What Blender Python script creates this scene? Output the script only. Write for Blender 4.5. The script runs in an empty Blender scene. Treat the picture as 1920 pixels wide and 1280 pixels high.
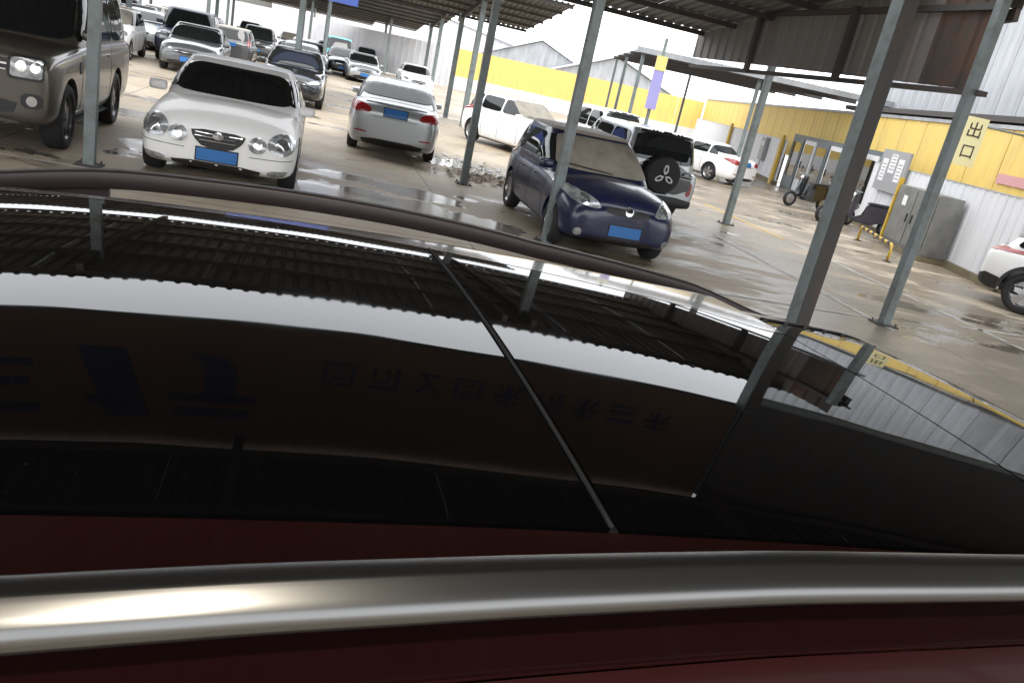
import bpy, bmesh, math, random
from math import sin, cos, tan, radians as R, pi, sqrt, atan2, hypot
from mathutils import Vector, Matrix
from mathutils.bvhtree import BVHTree
random.seed(4)
S = bpy.context.scene
COL = S.collection

# ------------------------------------------------------------------ camera
F_PX, NADX, NADY = 1490.0, -977.0, 4426.0
L_ = hypot(NADX, NADY); PITCH = math.atan(F_PX / L_)
fw = Vector((0, cos(PITCH), -sin(PITCH))); r0 = Vector((1, 0, 0)); d0 = fw.cross(r0)
s_, c_ = NADX / L_, NADY / L_
RX = c_ * r0 + s_ * d0; DN = -s_ * r0 + c_ * d0
cd = bpy.data.cameras.new('camera'); cam = bpy.data.objects.new('camera', cd); COL.objects.link(cam)
cam.matrix_world = Matrix(((RX.x, -DN.x, -fw.x, 0), (RX.y, -DN.y, -fw.y, 0), (RX.z, -DN.z, -fw.z, 2.05), (0, 0, 0, 1)))
cd.sensor_width = 36; cd.lens = F_PX / 1920 * 36; cd.clip_start = .02; cd.clip_end = 900
S.camera = cam
# ------------------------------------------------------------------ world: bright even overcast
SUN_EL, SUN_AZ = R(58), R(-150)
w = bpy.data.worlds.new('World'); S.world = w; w.use_nodes = True
nt = w.node_tree; nt.nodes.clear()
o_ = nt.nodes.new('ShaderNodeOutputWorld'); bg = nt.nodes.new('ShaderNodeBackground')
sk = nt.nodes.new('ShaderNodeTexSky'); sk.sky_type = 'NISHITA'; sk.sun_disc = False
sk.sun_elevation = SUN_EL; sk.sun_rotation = SUN_AZ; sk.dust_density = 3; sk.air_density = 1.2
mx = nt.nodes.new('ShaderNodeMix'); mx.data_type = 'RGBA'; mx.inputs[0].default_value = .88
mx.inputs[7].default_value = (14.2, 14.5, 15.0, 1)          # the cloud layer
nt.links.new(sk.outputs[0], mx.inputs[6]); nt.links.new(mx.outputs[2], bg.inputs[0])
bg.inputs[1].default_value = .12; nt.links.new(bg.outputs[0], o_.inputs[0])
sl = bpy.data.lights.new('sun', 'SUN'); sl.energy = .9; sl.angle = R(25); sl.color = (1, .97, .92)
so = bpy.data.objects.new('sun', sl); COL.objects.link(so)
so.rotation_euler = (pi / 2 - SUN_EL, 0, SUN_AZ + pi)
S.view_settings.view_transform = 'Standard'; S.view_settings.look = 'None'
S.view_settings.gamma = 1; S.view_settings.exposure = .8

# ------------------------------------------------------------------ materials
def mat(name, col, rough=.5, metal=0, noise=None, coat=0, bump=None, trans=0, spec=None, emit=None, ior=None):
    """noise = (colour2, scale, low, high[, stretch]) ; bump = (scale, strength)"""
    m = bpy.data.materials.new(name); m.use_nodes = True; t = m.node_tree; b = t.nodes['Principled BSDF']
    b.inputs['Base Color'].default_value = (*col, 1); b.inputs['Roughness'].default_value = rough
    b.inputs['Metallic'].default_value = metal; b.inputs['Coat Weight'].default_value = coat
    b.inputs['Coat Roughness'].default_value = .06
    b.inputs['Transmission Weight'].default_value = trans
    if spec is not None: b.inputs['Specular IOR Level'].default_value = spec
    if ior: b.inputs['IOR'].default_value = ior
    if emit: b.inputs['Emission Color'].default_value = (*emit[:3], 1); b.inputs['Emission Strength'].default_value = emit[3]
    tc = t.nodes.new('ShaderNodeTexCoord')
    if noise:
        mp = t.nodes.new('ShaderNodeMapping'); t.links.new(tc.outputs['Object'], mp.inputs[0])
        mp.inputs['Scale'].default_value = noise[4] if len(noise) > 4 else (1, 1, 1)
        n = t.nodes.new('ShaderNodeTexNoise'); n.inputs['Scale'].default_value = noise[1]; n.inputs['Detail'].default_value = 8
        n.inputs['Roughness'].default_value = .65
        t.links.new(mp.outputs[0], n.inputs[0])
        r = t.nodes.new('ShaderNodeMapRange'); r.inputs[1].default_value = noise[2]; r.inputs[2].default_value = noise[3]
        t.links.new(n.outputs[0], r.inputs[0])
        x = t.nodes.new('ShaderNodeMix'); x.data_type = 'RGBA'
        x.inputs[6].default_value = (*col, 1); x.inputs[7].default_value = (*noise[0], 1)
        t.links.new(r.outputs[0], x.inputs[0]); t.links.new(x.outputs[2], b.inputs['Base Color'])
    if bump:
        n2 = t.nodes.new('ShaderNodeTexNoise'); n2.inputs['Scale'].default_value = bump[0]; n2.inputs['Detail'].default_value = 6
        t.links.new(tc.outputs['Object'], n2.inputs[0])
        bp = t.nodes.new('ShaderNodeBump'); bp.inputs['Strength'].default_value = bump[1]; bp.inputs['Distance'].default_value = .01
        t.links.new(n2.outputs[0], bp.inputs['Height']); t.links.new(bp.outputs[0], b.inputs['Normal'])
    return m
M = {}
M['galv'] = mat('galvanised_steel', (.19, .225, .225), .5, .1, ((.12, .125, .115), 5, .46, .72), bump=(30, .15))
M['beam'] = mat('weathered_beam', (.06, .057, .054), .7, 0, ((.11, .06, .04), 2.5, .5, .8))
M['sheet_dark'] = mat('old_dark_sheet', (.15, .146, .137), .6, .0, ((.07, .066, .06), 1.2, .35, .7))
M['sheet_black'] = mat('near_black_sheet', (.05, .048, .045), .7, .0, ((.03, .028, .026), 1.2, .35, .7))  # much darker than the roof sheets of the other shelters
M['sheet_brown'] = mat('rusty_brown_sheet', (.19, .18, .172), .65, .0, ((.15, .13, .12), 1.6, .45, .7, (1, 1, .3)), bump=(14, .2))
M['rust'] = mat('orange_rust', (.15, .07, .035), .8, 0, ((.062, .052, .047), 2.0, .36, .58, (1, 1, .35)))
M['sheet_grey'] = mat('pale_grey_sheet', (.44, .455, .475), .45, .25, ((.24, .25, .26), 1.3, .4, .75, (1, 1, .25)))
M['sheet_white'] = mat('white_sheet', (.70, .70, .72), .5, 0, ((.52, .54, .57), .9, .45, .75, (1, 1, .3)), bump=(9, .1))
M['roof_clear'] = mat('milky_roof_sheet', (.62, .64, .66), .5, 0, ((.42, .43, .44), .8, .4, .7), trans=.0)
def add_translucent(m, f):
    t = m.node_tree; b = t.nodes['Principled BSDF']; o = t.nodes['Material Output']
    tr = t.nodes.new('ShaderNodeBsdfTranslucent'); tr.inputs[0].default_value = (.8, .82, .85, 1); x = t.nodes.new('ShaderNodeMixShader'); x.inputs[0].default_value = f
    t.links.new(b.outputs[0], x.inputs[1]); t.links.new(tr.outputs[0], x.inputs[2]); t.links.new(x.outputs[0], o.inputs[0])
add_translucent(M['roof_clear'], .45)
M['yellow'] = mat('yellow_board', (.78, .56, .15), .55, 0, ((.56, .41, .16), 1.6, .45, .8, (1.5, 1.5, .3)))
M['yellow_paint'] = mat('yellow_paint', (.55, .36, .04), .5, 0, ((.3, .2, .06), 6, .5, .75))
M['black_paint'] = mat('black_paint', (.02, .02, .02), .5)
M['rubber'] = mat('rubber', (.018, .018, .019), .75, bump=(60, .2))
M['trim'] = mat('black_plastic', (.02, .02, .021), .5)
M['glass'] = mat('tinted_glass', (.012, .014, .014), .03, 0, spec=.6)
M['glass_blue'] = mat('pale_tinted_glass', (.06, .08, .085), .05)
M['dusty_glass'] = mat('dusty_windscreen', (.27, .245, .20), .7, 0, ((.17, .155, .13), 3.0, .4, .65), bump=(20, .1))
M['dust'] = mat('dusty_paint', (.42, .375, .31), .6, 0, ((.30, .26, .21), 2.2, .4, .7))
M['lamp'] = mat('lamp_glass', (.50, .52, .53), .15, .3, ((.22, .23, .24), 9, .4, .6), coat=1)
M['lamp_in'] = mat('lamp_reflector', (.75, .76, .77), .12, .9)
M['red_lamp'] = mat('red_lamp', (.30, .015, .018), .12, coat=1)
M['chrome'] = mat('chrome', (.72, .72, .73), .12, 1)
M['alloy'] = mat('alloy_rim', (.5, .5, .51), .25, .9)
M['alloy_dark'] = mat('dark_alloy_rim', (.12, .12, .125), .3, .8)
M['plate'] = mat('blue_plate', (.03, .16, .45), .4)
M['paper'] = mat('white_print', (.75, .75, .76), .6)
M['white'] = mat('white_car_paint', (.90, .90, .89), .42, coat=.3, spec=.3)
M['silver'] = mat('silver_car_paint', (.42, .44, .45), .3, .5, coat=.8)
M['bronze'] = mat('bronze_grey_car_paint', (.10, .088, .073), .34, .4, coat=.5)
M['navy'] = mat('navy_car_paint', (.007, .011, .05), .28, .0, ((.035, .035, .05), 2.2, .48, .75), coat=.5)
M['black'] = mat('black_car_paint', (.014, .015, .017), .2, coat=1)
M['grey'] = mat('grey_car_paint', (.12, .125, .13), .3, .5, coat=1)
M['teal'] = mat('teal_truck_paint', (.09, .42, .45), .4, coat=.4)
M['blue_board'] = mat('blue_board', (.05, .09, .34), .5)
M['violet_board'] = mat('violet_board', (.30, .28, .55), .55)
M['red_paint'] = mat('dark_red_car_paint', (.022, .0055, .0055), .2, .15, coat=.6)
M['maroon_body'] = mat('maroon_car_paint', (.022, .0028, .0026), .5, .0, coat=.05, spec=.08)
def rail_mat():
    m = mat('brushed_aluminium', (.17, .17, .168), .25, .92)
    b = m.node_tree.nodes['Principled BSDF']; b.inputs['Anisotropic'].default_value = .3
    return m
M['rail'] = rail_mat()
M['roof_glass'] = mat('panoramic_roof_glass', (.003, .003, .0035), .004, 0, ior=1.37)
def dusty_gloss(m, lo=.006, hi=.05):
    t = m.node_tree; b = t.nodes['Principled BSDF']; tc = t.nodes.new('ShaderNodeTexCoord')
    n = t.nodes.new('ShaderNodeTexNoise'); n.inputs['Scale'].default_value = 3.2; n.inputs['Detail'].default_value = 7; t.links.new(tc.outputs['Object'], n.inputs[0])
    r = t.nodes.new('ShaderNodeMapRange'); r.inputs[1].default_value = .4; r.inputs[2].default_value = .75; r.inputs[3].default_value = lo; r.inputs[4].default_value = hi
    t.links.new(n.outputs[0], r.inputs[0]); t.links.new(r.outputs[0], b.inputs['Roughness'])
    v = t.nodes.new('ShaderNodeTexNoise'); v.inputs['Scale'].default_value = 260; v.inputs['Detail'].default_value = 3; t.links.new(tc.outputs['Object'], v.inputs[0])
    q = t.nodes.new('ShaderNodeMapRange'); q.inputs[1].default_value = .66; q.inputs[2].default_value = .76; q.inputs[3].default_value = 0; q.inputs[4].default_value = .12; t.links.new(v.outputs[0], q.inputs[0])
    x = t.nodes.new('ShaderNodeMix'); x.data_type = 'RGBA'; x.inputs[6].default_value = b.inputs['Base Color'].default_value; x.inputs[7].default_value = (.12, .11, .10, 1)
    t.links.new(q.outputs[0], x.inputs[0]); t.links.new(x.outputs[2], b.inputs['Base Color'])
    wv = t.nodes.new('ShaderNodeTexNoise'); wv.inputs['Scale'].default_value = 5; wv.inputs['Detail'].default_value = 1; t.links.new(tc.outputs['Object'], wv.inputs[0])
    bp = t.nodes.new('ShaderNodeBump'); bp.inputs['Distance'].default_value = .0004; t.links.new(wv.outputs[0], bp.inputs['Height']); t.links.new(bp.outputs[0], b.inputs['Normal'])
dusty_gloss(M['roof_glass']); dusty_gloss(M['red_paint'], .12, .3)
M['cabinet'] = mat('grey_cabinet', (.20, .20, .185), .5, .2, ((.13, .13, .12), 3, .4, .7))
M['meter'] = mat('grey_meter', (.3, .3, .31), .5)
M['door_dark'] = mat('dark_booth_frame', (.10, .125, .14), .5)
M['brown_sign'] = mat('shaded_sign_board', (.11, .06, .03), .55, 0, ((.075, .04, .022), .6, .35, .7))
M['sign_blue'] = mat('dark_blue_lettering', (.012, .012, .05), .5)
M['sign_edge'] = mat('pale_lettering_edge', (.24, .22, .22), .5)
M['skirt'] = mat('dirty_kerb', (.18, .15, .09), .85, 0, ((.10, .08, .05), 4, .4, .7), bump=(12, .6))
M['leaf'] = mat('dry_litter', (.20, .12, .05), .8, 0, ((.09, .07, .05), 15, .4, .6))
M['plastic'] = mat('clear_plastic_scrap', (.42, .42, .42), .5)

def ground_mat():
    m = bpy.data.materials.new('wet_concrete'); m.use_nodes = True; t = m.node_tree; b = t.nodes['Principled BSDF']
    N = t.nodes.new; Lk = t.links.new
    tc = N('ShaderNodeTexCoord')
    def noise(sc, det=6, st=(1, 1, 1), rg=.6, rot=0):
        mp = N('ShaderNodeMapping'); mp.inputs['Scale'].default_value = st; mp.inputs['Rotation'].default_value = (0, 0, rot)
        Lk(tc.outputs['Object'], mp.inputs[0])
        n = N('ShaderNodeTexNoise'); n.inputs['Scale'].default_value = sc; n.inputs['Detail'].default_value = det
        n.inputs['Roughness'].default_value = rg; Lk(mp.outputs[0], n.inputs[0]); return n.outputs[0]
    def rng(v, a, b_, c=0, d=1):
        r = N('ShaderNodeMapRange'); r.inputs[1].default_value = a; r.inputs[2].default_value = b_
        r.inputs[3].default_value = c; r.inputs[4].default_value = d; r.interpolation_type = 'SMOOTHSTEP'; Lk(v, r.inputs[0]); return r.outputs[0]
    def math_(op, a, b_):
        x = N('ShaderNodeMath'); x.operation = op
        for i, v in enumerate((a, b_)):
            if isinstance(v, (int, float)): x.inputs[i].default_value = v
            else: Lk(v, x.inputs[i])
        return x.outputs[0]
    def mixc(f, a, b_):
        x = N('ShaderNodeMix'); x.data_type = 'RGBA'
        if isinstance(f, (int, float)): x.inputs[0].default_value = f
        else: Lk(f, x.inputs[0])
        for i, v in ((6, a), (7, b_)):
            if isinstance(v, tuple): x.inputs[i].default_value = (*v, 1)
            else: Lk(v, x.inputs[i])
        return x.outputs[2]
    base = mixc(rng(noise(.35, 5), .35, .68), (.32, .255, .18), (.44, .375, .285))
    base = mixc(rng(noise(6, 8), .5, .75, 0, .55), base, (.19, .165, .13))
    sep = N('ShaderNodeSeparateXYZ'); Lk(tc.outputs['Object'], sep.inputs[0])
    # how far a place lies out in the rained-on yard on the right
    out = rng(math_('ADD', sep.outputs[0], math_('MULTIPLY', sep.outputs[1], .12)), 2.2, 5.0)
    wet = rng(math_('ADD', noise(.55, 7, (1, 2.2, 1), .7, .3), math_('MULTIPLY', out, .12)), .535, .62)
    pud = rng(noise(.38, 5, (1, 2.0, 1), .6, 1.0), .585, .60)
    # the two puddles seen under the shelter: shapes of standing water
    def blob(cx, cy, rx, ry, k=.45):
        dx = math_('DIVIDE', math_('SUBTRACT', sep.outputs[0], cx), rx); dy = math_('DIVIDE', math_('SUBTRACT', sep.outputs[1], cy), ry)
        d = math_('SQRT', math_('ADD', math_('MULTIPLY', dx, dx), math_('MULTIPLY', dy, dy)), 0)
        d = math_('ADD', d, math_('MULTIPLY', math_('SUBTRACT', noise(1.6, 5), .5), k * 4))
        return rng(d, 1.0, .93)
    bl = math_('MAXIMUM', blob(-2.3, 10.9, 1.35, .95), blob(-.75, 10.9, .55, .9))
    bl = math_('MAXIMUM', bl, blob(-5.2, 11.6, .9, 1.3)); bl = math_('MAXIMUM', bl, blob(-1.1, 17.2, 1.8, .9))
    water = math_('MAXIMUM', bl, pud)
    damp = math_('MAXIMUM', wet, water)
    colr = mixc(math_('MULTIPLY', damp, .56), base, (.10, .082, .06))
    colr = mixc(math_('MULTIPLY', water, .3), colr, (.075, .072, .068))
    # saw-cut joints of the slabs, every five metres along the row directions
    rot = N('ShaderNodeMapping'); rot.inputs['Rotation'].default_value = (0, 0, -.303); rot.inputs['Location'].default_value = (.7, 2.1, 0); Lk(tc.outputs['Object'], rot.inputs[0])
    s2 = N('ShaderNodeSeparateXYZ'); Lk(rot.outputs[0], s2.inputs[0])
    jn = None
    for k, per in ((0, 5.7), (1, 4.6)):
        v = math_('ABSOLUTE', math_('SUBTRACT', math_('FRACT', math_('DIVIDE', s2.outputs[k], per), 0), .5), 0)
        g = rng(v, .0034, .0016) if k == 0 else rng(v, .0040, .0020)
        jn = g if jn is None else math_('MAXIMUM', jn, g)
    colr = mixc(math_('MULTIPLY', jn, .7), colr, (.07, .06, .05))
    Lk(colr, b.inputs['Base Color'])
    ro = math_('SUBTRACT', .62, math_('MULTIPLY', wet, .30)); ro = math_('MULTIPLY', ro, math_('SUBTRACT', 1.0, math_('MULTIPLY', water, .74)))
    Lk(ro, b.inputs['Roughness'])
    bp = N('ShaderNodeBump'); bp.inputs['Distance'].default_value = .01
    Lk(math_('MULTIPLY', noise(22, 8), math_('SUBTRACT', 1.0, water)), bp.inputs['Height']); bp.inputs['Strength'].default_value = .35
    Lk(bp.outputs[0], b.inputs['Normal'])
    return m
M['ground'] = ground_mat()
M['line_paint'] = mat('worn_white_paint', (.50, .49, .46), .6, 0, ((.26, .235, .20), 5, .45, .62))

# ------------------------------------------------------------------ helpers
def link(name, me, m=None, parent=None, smooth=False):
    o = bpy.data.objects.new(name, me); COL.objects.link(o)
    if m is not None:
        for k in (m if isinstance(m, (list, tuple)) else [m]): me.materials.append(k)
    if parent: o.parent = parent
    if smooth:
        for p in me.polygons: p.use_smooth = True
    return o
def obj(name, bm, m, parent=None, smooth=False, autos=False):
    me = bpy.data.meshes.new(name); bmesh.ops.recalc_face_normals(bm, faces=bm.faces); bm.to_mesh(me); bm.free()
    o = link(name, me, m, parent, smooth)
    if autos: me.set_sharp_from_angle(angle=R(38))
    return o
def tag(o, label=None, cat=None, group=None, kind=None):
    if label: o['label'] = label
    if cat: o['category'] = cat
    if group: o['group'] = group
    if kind: o['kind'] = kind
    return o
def empty(name, loc=(0, 0, 0), rz=0, label=None, cat=None, group=None):
    o = bpy.data.objects.new(name, None); COL.objects.link(o); o.location = loc; o.rotation_euler = (0, 0, rz)
    o.empty_display_size = .2
    return tag(o, label, cat, group)
def box(bm, lo, hi, bev=0):
    vs = [bm.verts.new((x, y, z)) for x in (lo[0], hi[0]) for y in (lo[1], hi[1]) for z in (lo[2], hi[2])]
    fs = [bm.faces.new([vs[i] for i in f]) for f in ((0, 1, 3, 2), (4, 6, 7, 5), (0, 4, 5, 1), (2, 3, 7, 6), (0, 2, 6, 4), (1, 5, 7, 3))]
    if bev:
        es = list({e for f in fs for e in f.edges}); bmesh.ops.bevel(bm, geom=es, offset=bev, segments=2, affect='EDGES', profile=.6)
    return vs
def bar(bm, a, b, w_, h_=None, up=(0, 0, 1)):
    a = Vector(a); b = Vector(b); h_ = h_ or w_; d = (b - a).normalized(); u = Vector(up)
    if abs(d.dot(u)) > .95: u = Vector((1, 0, 0)) if abs(d.x) < .9 else Vector((0, 1, 0))
    s = d.cross(u).normalized(); u = s.cross(d)
    q = [(-1, -1), (1, -1), (1, 1), (-1, 1)]
    A = [bm.verts.new(a + s * (i * w_ / 2) + u * (j * h_ / 2)) for i, j in q]; B = [bm.verts.new(b + s * (i * w_ / 2) + u * (j * h_ / 2)) for i, j in q]
    bm.faces.new(A[::-1]); bm.faces.new(B)
    for i in range(4): bm.faces.new((A[i], A[(i + 1) % 4], B[(i + 1) % 4], B[i]))
def tube(bm, pts, r, n=8):
    pts = [Vector(p) for p in pts]; rings = []
    for i, p in enumerate(pts):
        d = (pts[min(i + 1, len(pts) - 1)] - pts[max(i - 1, 0)]).normalized()
        u = Vector((0, 0, 1)) if abs(d.z) < .9 else Vector((1, 0, 0)); s = d.cross(u).normalized(); u = s.cross(d)
        rr = r[i] if isinstance(r, (list, tuple)) else r
        rings.append([bm.verts.new(p + (s * cos(k * 2 * pi / n) + u * sin(k * 2 * pi / n)) * rr) for k in range(n)])
    for a, b in zip(rings, rings[1:]):
        for k in range(n): bm.faces.new((a[k], a[(k + 1) % n], b[(k + 1) % n], b[k]))
    bm.faces.new(rings[0][::-1]); bm.faces.new(rings[-1])
def lathe(bm, prof, n=28, axis='y', c=(0, 0, 0)):
    rings = []
    for r, h in prof:
        rings.append([bm.verts.new((c[0] + r * cos(k * 2 * pi / n), c[1] + h, c[2] + r * sin(k * 2 * pi / n))) for k in range(n)])
    for a, b in zip(rings, rings[1:]):
        for k in range(n): bm.faces.new((a[k], a[(k + 1) % n], b[(k + 1) % n], b[k]))
    return rings
def prism(bm, poly, y0, y1):
    A = [bm.verts.new((x, y0, z)) for x, z in poly]; B = [bm.verts.new((x, y1, z)) for x, z in poly]
    bm.faces.new(A[::-1]); bm.faces.new(B)
    for i in range(len(poly)): j = (i + 1) % len(poly); bm.faces.new((A[i], A[j], B[j], B[i]))
def chaikin(p, n=2, k_=.22):
    for _ in range(n):
        q = []
        for i in range(len(p)):
            a, b = p[i], p[(i + 1) % len(p)]
            q += [tuple(a[k] * (1 - k_) + b[k] * k_ for k in range(2)), tuple(a[k] * k_ + b[k] * (1 - k_) for k in range(2))]
        p = q
    return p
def circ(cx, cy, rx, ry=None, n=20): 
    ry = ry or rx
    return [(cx + rx * cos(k * 2 * pi / n), cy + ry * sin(k * 2 * pi / n)) for k in range(n)]

# row frame: the shelters and the parked rows run 17.4 degrees off the view axis
TH = .303
def W(xp, yp, z=0): return Vector((cos(TH) * xp - sin(TH) * yp, sin(TH) * xp + cos(TH) * yp, z))

# ------------------------------------------------------------------ ground
bm = bmesh.new()
vs = [bm.verts.new(p) for p in ((-300, -120, 0), (300, -120, 0), (300, 500, 0), (-300, 500, 0))]; bm.faces.new(vs)
g = obj('ground', bm, M['ground']); tag(g, 'beige concrete yard with wet patches and puddles', kind='structure')
def strip(name, pts, wd, m, z=.004):
    bm = bmesh.new(); pts = [Vector((*p, 0)) for p in pts]; L = []; Rr = []
    for i, p in enumerate(pts):
        d = (pts[min(i + 1, len(pts) - 1)] - pts[max(0, i - 1)]).normalized(); n = Vector((-d.y, d.x, 0)) * wd / 2
        L.append(bm.verts.new(p + n + Vector((0, 0, z)))); Rr.append(bm.verts.new(p - n + Vector((0, 0, z))))
    for i in range(len(pts) - 1): bm.faces.new((L[i], Rr[i], Rr[i + 1], L[i + 1]))
    return tag(obj(name, bm, m), kind='structure')
strip('bay_line', [(3.3, 15.3), (4.75, 10.0)], .09, M['line_paint'])
strip('bay_line', [(5.2, 16.6), (7.1, 9.5)], .09, M['line_paint'])
strip('bay_line', [(-6.9, 8.7), (-2.5, 9.9)], .06, M['line_paint'])
strip('bay_line', [(2.2, 9.9), (4.7, 10.55), (4.8, 10.6)], .07, M['line_paint'], .005)
strip('bay_line', [(6.2, 11.3), (9.5, 12.4)], .07, M['line_paint'])
strip('bay_line', [(4.0, 20.5), (5.1, 16.8)], .09, M['yellow_paint'])

# ------------------------------------------------------------------ shelters
def sheet_mesh(name, length, width=1.0, pitch=.2, rib=.035, th=.006):
    """one profiled sheet, x across 0..width, y along, upper side +z"""
    bm = bmesh.new(); prof = []
    n = round(width / pitch)
    for i in range(n):
        x = i * pitch
        prof += [(x, 0), (x + pitch * .55, 0), (x + pitch * .66, rib), (x + pitch * .86, rib)]
    prof.append((width, 0))
    rows = [[bm.verts.new((x, y, z + dz)) for x, z in prof] for y in (0, length) for dz in (0, th)]
    a, b, c, d = rows     # y0 low, y0 high, y1 low, y1 high
    for i in range(len(prof) - 1):
        bm.faces.new((a[i], c[i], c[i + 1], a[i + 1])); bm.faces.new((b[i], b[i + 1], d[i + 1], d[i]))
        bm.faces.new((a[i], a[i + 1], b[i + 1], b[i])); bm.faces.new((c[i], d[i], d[i + 1], c[i + 1]))
    bmesh.ops.recalc_face_normals(bm, faces=bm.faces)
    me = bpy.data.meshes.new(name); bm.to_mesh(me); bm.free(); return me
def post_part(parent, x, y, z, wd=.16, m=None, foot=True, base=0):
    bm = bmesh.new(); h = wd / 2
    box(bm, (x - h, y - h, base), (x + h, y + h, z), .006)
    p = obj('post', bm, m or M['galv'], parent)
    if foot:
        bm = bmesh.new(); box(bm, (x - h - .08, y - h - .08, base + .002), (x + h + .08, y + h + .08, base + .016))
        for i in (-1, 1):
            for j in (-1, 1): tube(bm, [(x + i * (h + .045), y + j * (h + .045), base + .016), (x + i * (h + .045), y + j * (h + .045), base + .05)], .012, 6)
        obj('foot_plate', bm, M['beam'], p)
    return p
def shelter(label, x0, x1, yn, zn, yf, zf_, posts, roof='sheet_dark', sheetw=1.0, pw=.125, far=False):
    root = empty('shelter', W(0, 0), TH, label, 'shelter')
    ln = hypot(yf - yn, zf_ - zn); sl_ = atan2(zf_ - zn, yf - yn)
    me = sheet_mesh('roof_sheet', ln, sheetw, .2, .035); me.materials.append(M[roof])
    k = 0; x = x0
    while x < x1 - .01:
        o = bpy.data.objects.new('roof_sheet', me); COL.objects.link(o); o.parent = root
        o.location = (x, yn, zn + .008 * (k % 2)); o.rotation_euler = (sl_, 0, 0); x += sheetw; k += 1
    xe = x
    def zz(y): return zn + (zf_ - zn) * (y - yn) / (yf - yn)
    n = max(3, int(ln / 1.15))
    for i in range(n + 1):
        y = yn + .12 + (yf - yn - .24) * i / n
        bm = bmesh.new(); box(bm, (x0 + .02, y - .03, zz(y) - .10), (xe - .02, y + .03, zz(y) - .012)); obj('purlin', bm, M['beam'], root)
    xs = sorted({p[0] for p in posts})
    for xr in xs:
        bm = bmesh.new(); bar(bm, (xr, yn + .05, zz(yn) - .19), (xr, yf - .05, zz(yf) - .19), .08, .16)
        obj('rafter', bm, M['beam'], root)
    for (px, py) in posts: post_part(root, px, py, zz(py) - .10, pw, foot=not far)
    return root, zz
# near shelter, over the front row of cars
P1 = [(-2.36, 10.51), (3.36, 10.23), (2.93, 14.37), (-8.1, 10.4), (-13.8, 10.4), (-19.5, 10.4), (-13.8, 15.9), (-19.8, 15.9), (8.9, 15.3)]
sh1, z1 = shelter('dark sheet roof shelter over the front row of parked cars', -32, 9, 9.55, 4.34, 16.2, 3.65, P1)
# end wall of that shelter: brown rusty sheets hung from the roof
bm = bmesh.new()
wallme = sheet_mesh('wall_sheet', 1.0, 1.0, .33, .03)
def hung(parent, xpos, y0, y1, zb, zt, m, name='wall_sheet'):
    """vertical ribbed panel along y at x = xpos from y0 to y1 ; zb, zt functions"""
    bm = bmesh.new(); n = max(1, round((y1 - y0) / .33)); dy = (y1 - y0) / n; pr = []
    for i in range(n):
        y = y0 + i * dy; pr += [(y, 0), (y + dy * .6, 0), (y + dy * .7, .03), (y + dy * .9, .03)]
    pr.append((y1, 0)); rows = []
    for off in (0, .006):
        rows.append([bm.verts.new((xpos + o + off, y, zb(y))) for y, o in pr]); rows.append([bm.verts.new((xpos + o + off, y, zt(y))) for y, o in pr])
    a, b, c, d = rows
    for i in range(len(pr) - 1):
        bm.faces.new((a[i], a[i + 1], b[i + 1], b[i])); bm.faces.new((c[i], d[i], d[i + 1], c[i + 1])); bm.faces.new((a[i], c[i], c[i + 1], a[i + 1])); bm.faces.new((b[i], b[i + 1], d[i + 1], d[i]))
    for i in (0, -1): bm.faces.new((a[i], b[i], d[i], c[i]))
    return obj(name, bm, m, parent)
for i in range(8):
    ya = 8.45 + i * .985; hung(sh1, 7.62, ya, ya + .98, lambda y: 3.0 + (y - 8.4) * .018, lambda y: z1(max(y, 9.55)) - .02, M['rust'] if i == 0 else M['sheet_brown'])
post_part(sh1, 7.56, 8.42, 4.02, .115)
bm = bmesh.new(); box(bm, (7.58, 8.3, 2.94), (7.70, 16.3, 3.0)); obj('bottom_rail', bm, M['beam'], sh1)
bm = bmesh.new(); box(bm, (7.56, 8.52, 3.9), (7.61, 16.3, 3.98)); obj('top_rail', bm, M['beam'], sh1)
for yv in (11.1, 13.8): bm = bmesh.new(); box(bm, (7.52, yv, 2.94), (7.60, yv + .1, 4.0)); obj('wall_stud', bm, M['beam'], sh1)

# shelter over the camera, its sign board and big corner post
shB = empty('shelter', W(0, 0), TH, 'big dark shelter over the red car with a sign along its front edge', 'shelter')
meB = sheet_mesh('roof_sheet', 13.7, 1.0); meB.materials.append(M['sheet_black'])
for k in range(44):
    o = bpy.data.objects.new('roof_sheet', meB); COL.objects.link(o); o.parent = shB; o.location = (-24 + k, -6.0, 6.5 + .008 * (k % 2))
for i in range(12):
    y = -5.9 + 1.22 * i; bm = bmesh.new(); box(bm, (-23.9, y - .03, 6.39), (19.9, y + .03, 6.49)); obj('purlin', bm, M['beam'], shB)
for x in (-18.6, -12.5, -6.4, -.3, 5.75, 11.8, 17.9):
    bm = bmesh.new(); bar(bm, (x, -6.0, 6.28), (x, 7.6, 6.28), .1, .2); obj('rafter', bm, M['beam'], shB)
    if x < 5 or x > 6: post_part(shB, x, -5.7, 6.18, .2)
bm = bmesh.new(); h = .095
box(bm, (5.68 - h, 7.61 - h, 0), (5.68 + h, 7.61 + h, 4.40), .008); pb = obj('post', bm, M['galv'], shB)
pb['label'] = 'thick grey-green corner post'
bm = bmesh.new(); box(bm, (5.595, 7.505, .02), (5.765, 7.5115, 4.38)); obj('shade_face_plate', bm, M['beam'], pb)  # added dark plate, stands in for shade on this face of the post
bm = bmesh.new(); box(bm, (5.4, 7.33, .002), (5.96, 7.89, .02)); obj('foot_plate', bm, M['beam'], pb)
bm = bmesh.new(); box(bm, (-24, 7.70, 4.36), (5.74, 7.76, 4.42)); obj('sign_rail', bm, M['beam'], shB)
bm = bmesh.new(); box(bm, (5.722, 7.735, 4.425), (5.75, 7.80, 6.45)); obj('sign_end_trim', bm, M['door_dark'], shB)
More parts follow.
